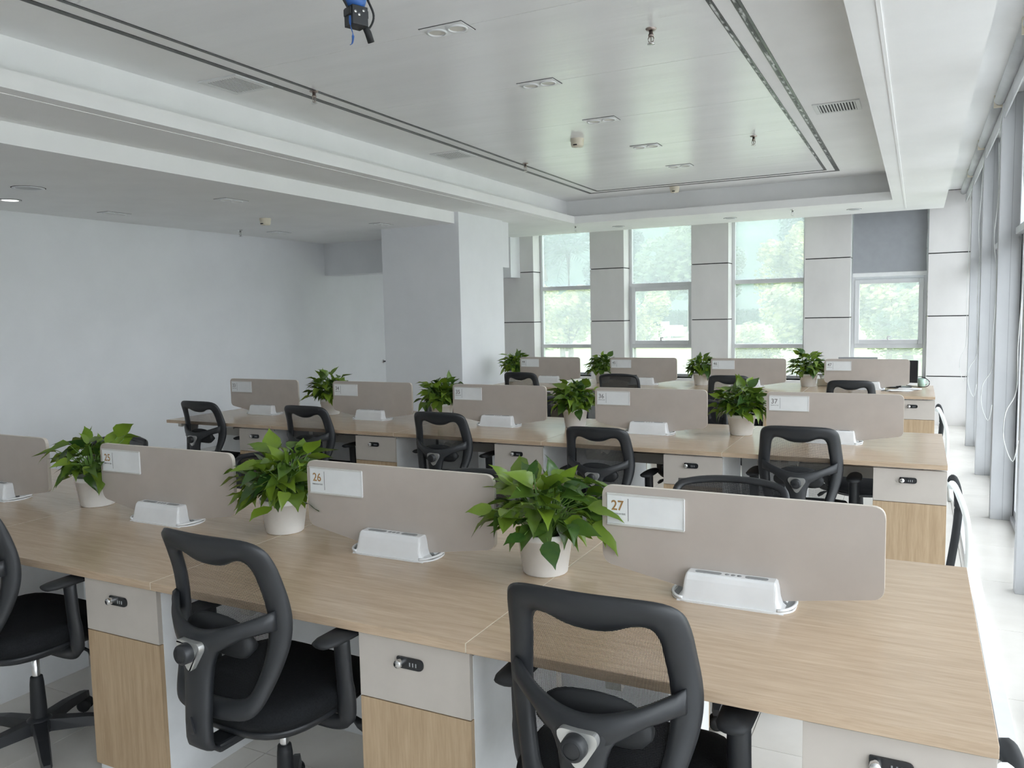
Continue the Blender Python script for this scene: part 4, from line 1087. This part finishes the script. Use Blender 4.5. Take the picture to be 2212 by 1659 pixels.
# cable sleeves hanging at the right end of each row, floor raceway
for row, lab in ((1, 'front'), (2, 'middle'), (3, 'rear')):
    y0 = ROWS[row][0]
    t = thing('cable_sleeve', 'white cable sleeve arching from the right end of the %s desk row' % lab, 'cable', (EX, y0, 0), 0, 'white cable sleeves')
    MB().tube(smoothpoly([(0.020, 0.18, 0.600), (0.028, 0.15, 0.625), (0.055, 0.12, 0.58), (0.095, 0.10, 0.46), (0.110, 0.08, 0.32), (0.105, 0.0, 0.12), (0.105, -0.25, 0.040), (0.11, -0.7, 0.020), (0.105, -1.1, 0.020)], 6, False), 0.0165, 10).build('sleeve', 'cable_white', t)
    t = thing('cable_sleeve', 'black cable sleeve hanging at the right end of the %s desk row' % lab, 'cable', (EX, y0, 0), 0, 'black cable sleeves')
    MB().tube(smoothpoly([(0.026, 0.24, 0.62), (0.034, 0.22, 0.64), (0.055, 0.2, 0.58), (0.062, 0.2, 0.47), (0.052, 0.2, 0.33), (0.036, 0.2, 0.20), (0.028, 0.2, 0.14)], 6, False), 0.022, 10).build('sleeve', 'black_rubber', t)
for y0, y1, lab in ((0.6, 7.4, 'long white floor raceway along the right ends of the desks'),):
    t = thing('cable_raceway', lab, 'cable trunking', (0.325, 0, 0))
    MB().prism([(-0.035, 0.0), (0.035, 0.0), (0.028, 0.020), (-0.028, 0.020)], 'y', y0, y1).build('cover', 'white_plastic', t)

# ------------------------------------------------------------------ outside
gd = MB()
vs = []; fs = []
NX, NY = 40, 34
def hz(x, y):
    h = -0.35
    if y > 40: h += (y - 40) * 0.035
    if y > 70: h += ((y - 70) * 0.42) * min(1, (y - 70) / 30)
    h += 0.6 * math.sin(x * 0.07 + 1) * min(1, max(0, (y - 45) / 30))
    return h
for j in range(NY + 1):
    y_ = YB + 0.5 + (175) * (j / NY) ** 1.3
    for i in range(NX + 1):
        x_ = -150 + 260 * i / NX
        vs.append((x_, y_, hz(x_, y_)))
for j in range(NY):
    for i in range(NX):
        a_ = j * (NX + 1) + i; fs.append((a_, a_ + 1, a_ + NX + 2, a_ + NX + 1))
far = []
gd.add(vs, fs, True)
gd.mi = [1 if (j // NX) >= 14 else 0 for j in range(len(fs))]
tag(gd.build('ground_lawn', ['lawn_grass', 'hill_cover']), 'green lawn rising to a misty wooded hill outside', None, None, 'structure')
tag(MB().box(XR + 0.35, 120, -120, YB + 0.5, -0.6, -0.35).build('ground_bounce', 'bounce_paving'), 'unseen paving outside the right glazing, made pale to bounce daylight', None, None, 'structure')  # ground out of view, shaped as a pale reflector for the room

def crown_mesh(name, seed, blobs, nleaf, size, mt):
    g = random.Random(seed)
    vs = []; fs = []
    for _ in range(nleaf):
        cx_, cy_, cz_, r_ = blobs[g.randrange(len(blobs))]
        d = Vector((g.gauss(0, 1), g.gauss(0, 1), g.gauss(0, 1))).normalized()
        rr = r_ * (0.72 + 0.33 * g.random())
        c = Vector((cx_, cy_, cz_)) + d * rr
        a_ = Vector((g.gauss(0, 1), g.gauss(0, 1), g.gauss(0, 1))).normalized()
        n_ = (d + a_ * 0.8).normalized()
        u = n_.cross(Vector((0.3, 0.2, 1))).normalized(); w = n_.cross(u)
        s_ = size * g.uniform(0.6, 1.3)
        k = len(vs)
        vs += [c - u * s_, c + w * s_ * 0.5, c + u * s_, c - w * s_ * 0.5]
        fs.append((k, k + 1, k + 2, k + 3))
    me = bpy.data.meshes.new(name); me.from_pydata(vs, [], fs); me.materials.append(M[mt]); me.update()
    return me
def blobs(seed, n, R_, H):
    g = random.Random(seed)
    out = [(0, 0, H, R_ * 0.6)]
    for _ in range(n):
        a_ = g.uniform(0, 6.28); q = R_ * g.uniform(0.25, 0.75)
        out.append((q * math.cos(a_), q * math.sin(a_), H + g.uniform(-0.5, 0.55) * R_, R_ * g.uniform(0.25, 0.45)))
    return out
CROWN = {}
for mt in ('tree_light', 'tree_mid', 'tree_dark'):
    CROWN[mt] = [crown_mesh('crown', k * 7 + len(mt), blobs(k * 3 + len(mt), 13, 1.0, 1.2), 5200, 0.060, mt) for k in range(2)]
trunk_me = MB().tube([(0, 0, -0.1), (0.03, 0.02, 0.5), (0.0, 0.05, 1.0), (0.05, 0.0, 1.6)], [0.09, 0.07, 0.055, 0.025], 8).tube([(0.0, 0.04, 0.8), (0.3, 0.1, 1.4)], [0.04, 0.015], 6).tube([(0.0, 0.04, 0.9), (-0.3, -0.1, 1.5)], [0.04, 0.015], 6).mesh('trunk', 'bark')
def tree(x, y, s, mt, label, seed, group=None, z=None):
    g = random.Random(seed)
    t = thing('broadleaf_tree', label, 'tree', (x, y, hz(x, y) if z is None else z), g.uniform(0, 6.28), group)
    t.scale = (s, s, s)
    inst('trunk', trunk_me, t, scale=(1, 1, 0.78)); inst('crown', CROWN[mt][seed % 2], t)
    return t
tree(-10.9, 26, 1.45, 'tree_light', 'pale leafy tree filling the lower part of the window by the column', 2)
tree(-13.3, 31.0, 1.50, 'tree_light', 'rounded pale bush tree below the palm outside', 5)
tree(-19.5, 35.0, 1.9, 'tree_mid', 'mid green tree behind the palm trunk', 8)
tree(-9.7, 29.5, 1.35, 'tree_light', 'yellow green tree at the left of the garden chairs', 3)
tree(-13.9, 55.0, 4.0, 'tree_mid', 'tall mid green tree above the clipped hedge', 4)
tree(-7.6, 62.0, 3.6, 'tree_light', 'pale flowering tree in the upper middle of the third window', 6)
tree(-3.0, 25.0, 1.40, 'tree_light', 'yellow green tree low in the third window', 7)
tree(-3.85, 21.5, 0.78, 'tree_light', 'low rounded shrub tree at the bottom of the third window', 9)
tree(-0.62, 22.0, 1.38, 'tree_light', 'round yellow green tree framed by the rightmost sash', 10)
tree(-0.3, 33.0, 2.3, 'tree_mid', 'mid green tree behind the round yellow green tree', 12)
g = random.Random(99)
k = 0
for ri in range(5):
    yy0 = 76 + ri * 11.5
    for ci in range(8):
        xx = -yy0 * 0.62 + (ci + (ri % 2) * 0.5) * 9.6
        if xx > 4: continue
        tree(xx + g.uniform(-.6, .6), yy0 + g.uniform(-1, 1), g.uniform(2.9, 3.7), 'tree_dark' if (k % 3) else 'tree_mid', 'hazy dark tree on the wooded hill beyond the lawn', 200 + k, 'trees on the misty hill'); k += 1
# palm
pt = thing('palm_tree', 'feathery palm tree in the upper part of the window by the column', 'tree', (-16.0, 38.0, -0.35))
MB().tube([(0, 0, 0), (0.1, 0, 2.4), (0.05, 0, 4.9)], [0.18, 0.14, 0.12], 10).build('trunk', 'bark', pt)
fr = MB(); L_ = 2.9
cen = [Vector((0, 0, 0)).lerp(Vector((0, 0, 0)), 0) + Vector((0, L_ * t_, 0.9 * t_ - 1.5 * t_ * t_)) for t_ in [k / 12 for k in range(13)]]
fr.tube(cen, [0.03 - 0.002 * k for k in range(13)], 4)
for k in range(1, 13):
    for s_ in (-1, 1):
        c = cen[k]; ln = 0.62 * math.sin(PI * (0.12 + 0.86 * k / 13))
        fr.add([c, c + Vector((s_ * ln * 0.5, 0.16 + 0.05, 0.02)), c + Vector((s_ * ln, 0.38, -0.22)), c + Vector((s_ * ln * 0.45, 0.04, -0.03))], [(0, 1, 2, 3)])
fme = fr.mesh('frond', 'palm_leaf')
g = random.Random(5)
for k in range(18):
    inst('frond', fme, pt, (0.05, 0, 4.9), (R(g.uniform(-25, 48)), 0, k * 2.4))
# hedge
hb = bpy.data.objects.new('clipped_hedge', None); COL.objects.link(hb); hb.location = (-17.5, 62, hz(-17.5, 62))
tag(hb, 'long clipped green hedge above the lawn', 'hedge')
g = random.Random(8); vs = []; fs = []
for _ in range(5000):
    c = Vector((g.uniform(-7, 7), g.choice((-0.5, 0.5)) if g.random() < 0.6 else g.uniform(-.5, .5), g.uniform(0.0, 1.15)))
    if abs(c.y) < 0.5: c.z = 1.15
    c += Vector((g.gauss(0, .05), g.gauss(0, .05), g.gauss(0, .05)))
    u = Vector((g.gauss(0, 1), g.gauss(0, 1), g.gauss(0, 1))).normalized() * 0.11; w = u.cross(Vector((g.gauss(0, 1), 1, g.gauss(0, 1)))).normalized() * 0.06
    k = len(vs); vs += [c - u, c + w, c + u, c - w]; fs.append((k, k + 1, k + 2, k + 3))
MB().add(vs, fs).build('leaves', 'hedge_leaf', hb)
MB().box(-7, 7, -0.45, 0.45, 0.0, 1.08, 0.1).build('core', 'hedge_leaf', hb)
# garden furniture
def garden_chair(x, y, rz, label):
    t = thing('garden_chair', label, 'chair', (x, y, hz(x, y)), rz, 'white garden chairs on the lawn')
    MB().box(-0.24, 0.24, -0.23, 0.23, 0.42, 0.46, 0.01).build('seat', 'white_plastic', t)
    MB().box(-0.24, 0.24, -0.25, -0.21, 0.46, 0.92, 0.01).build('backrest', 'white_plastic', t)
    for sx in (-1, 1):
        for sy in (-1, 1): MB().box(sx * 0.21 - 0.02, sx * 0.21 + 0.02, sy * 0.2 - 0.02, sy * 0.2 + 0.02, 0, 0.42).build('leg', 'white_plastic', t)
def garden_table(x, y, label):
    t = thing('garden_table', label, 'table', (x, y, hz(x, y)), 0, 'white garden tables on the lawn')
    MB().lathe([(0.0, 0.74), (0.62, 0.74), (0.64, 0.72), (0.66, 0.30), (0.70, 0.10)], (0, 0, 0), 'z', 24, cap=False).build('tablecloth', 'white_plastic', t)
    MB().lathe([(0.30, 0.0), (0.05, 0.03), (0.05, 0.72)], (0, 0, 0), 'z', 16).build('pedestal', 'white_plastic', t)
garden_table(-13.6, 49.0, 'white draped garden table on the lawn, left one')
garden_table(-12.3, 50.4, 'white draped garden table on the lawn, right one')
for k, (x, y, rz) in enumerate(((-14.8, 48.9, -1.57), (-13.7, 47.8, 0.0), (-14.3, 50.1, -2.6), (-12.3, 49.1, 0.0), (-11.1, 50.5, 1.57), (-12.9, 51.5, 2.7))):
    garden_chair(x, y, rz, 'white garden chair around the draped tables on the lawn')
# prototypes never left unused
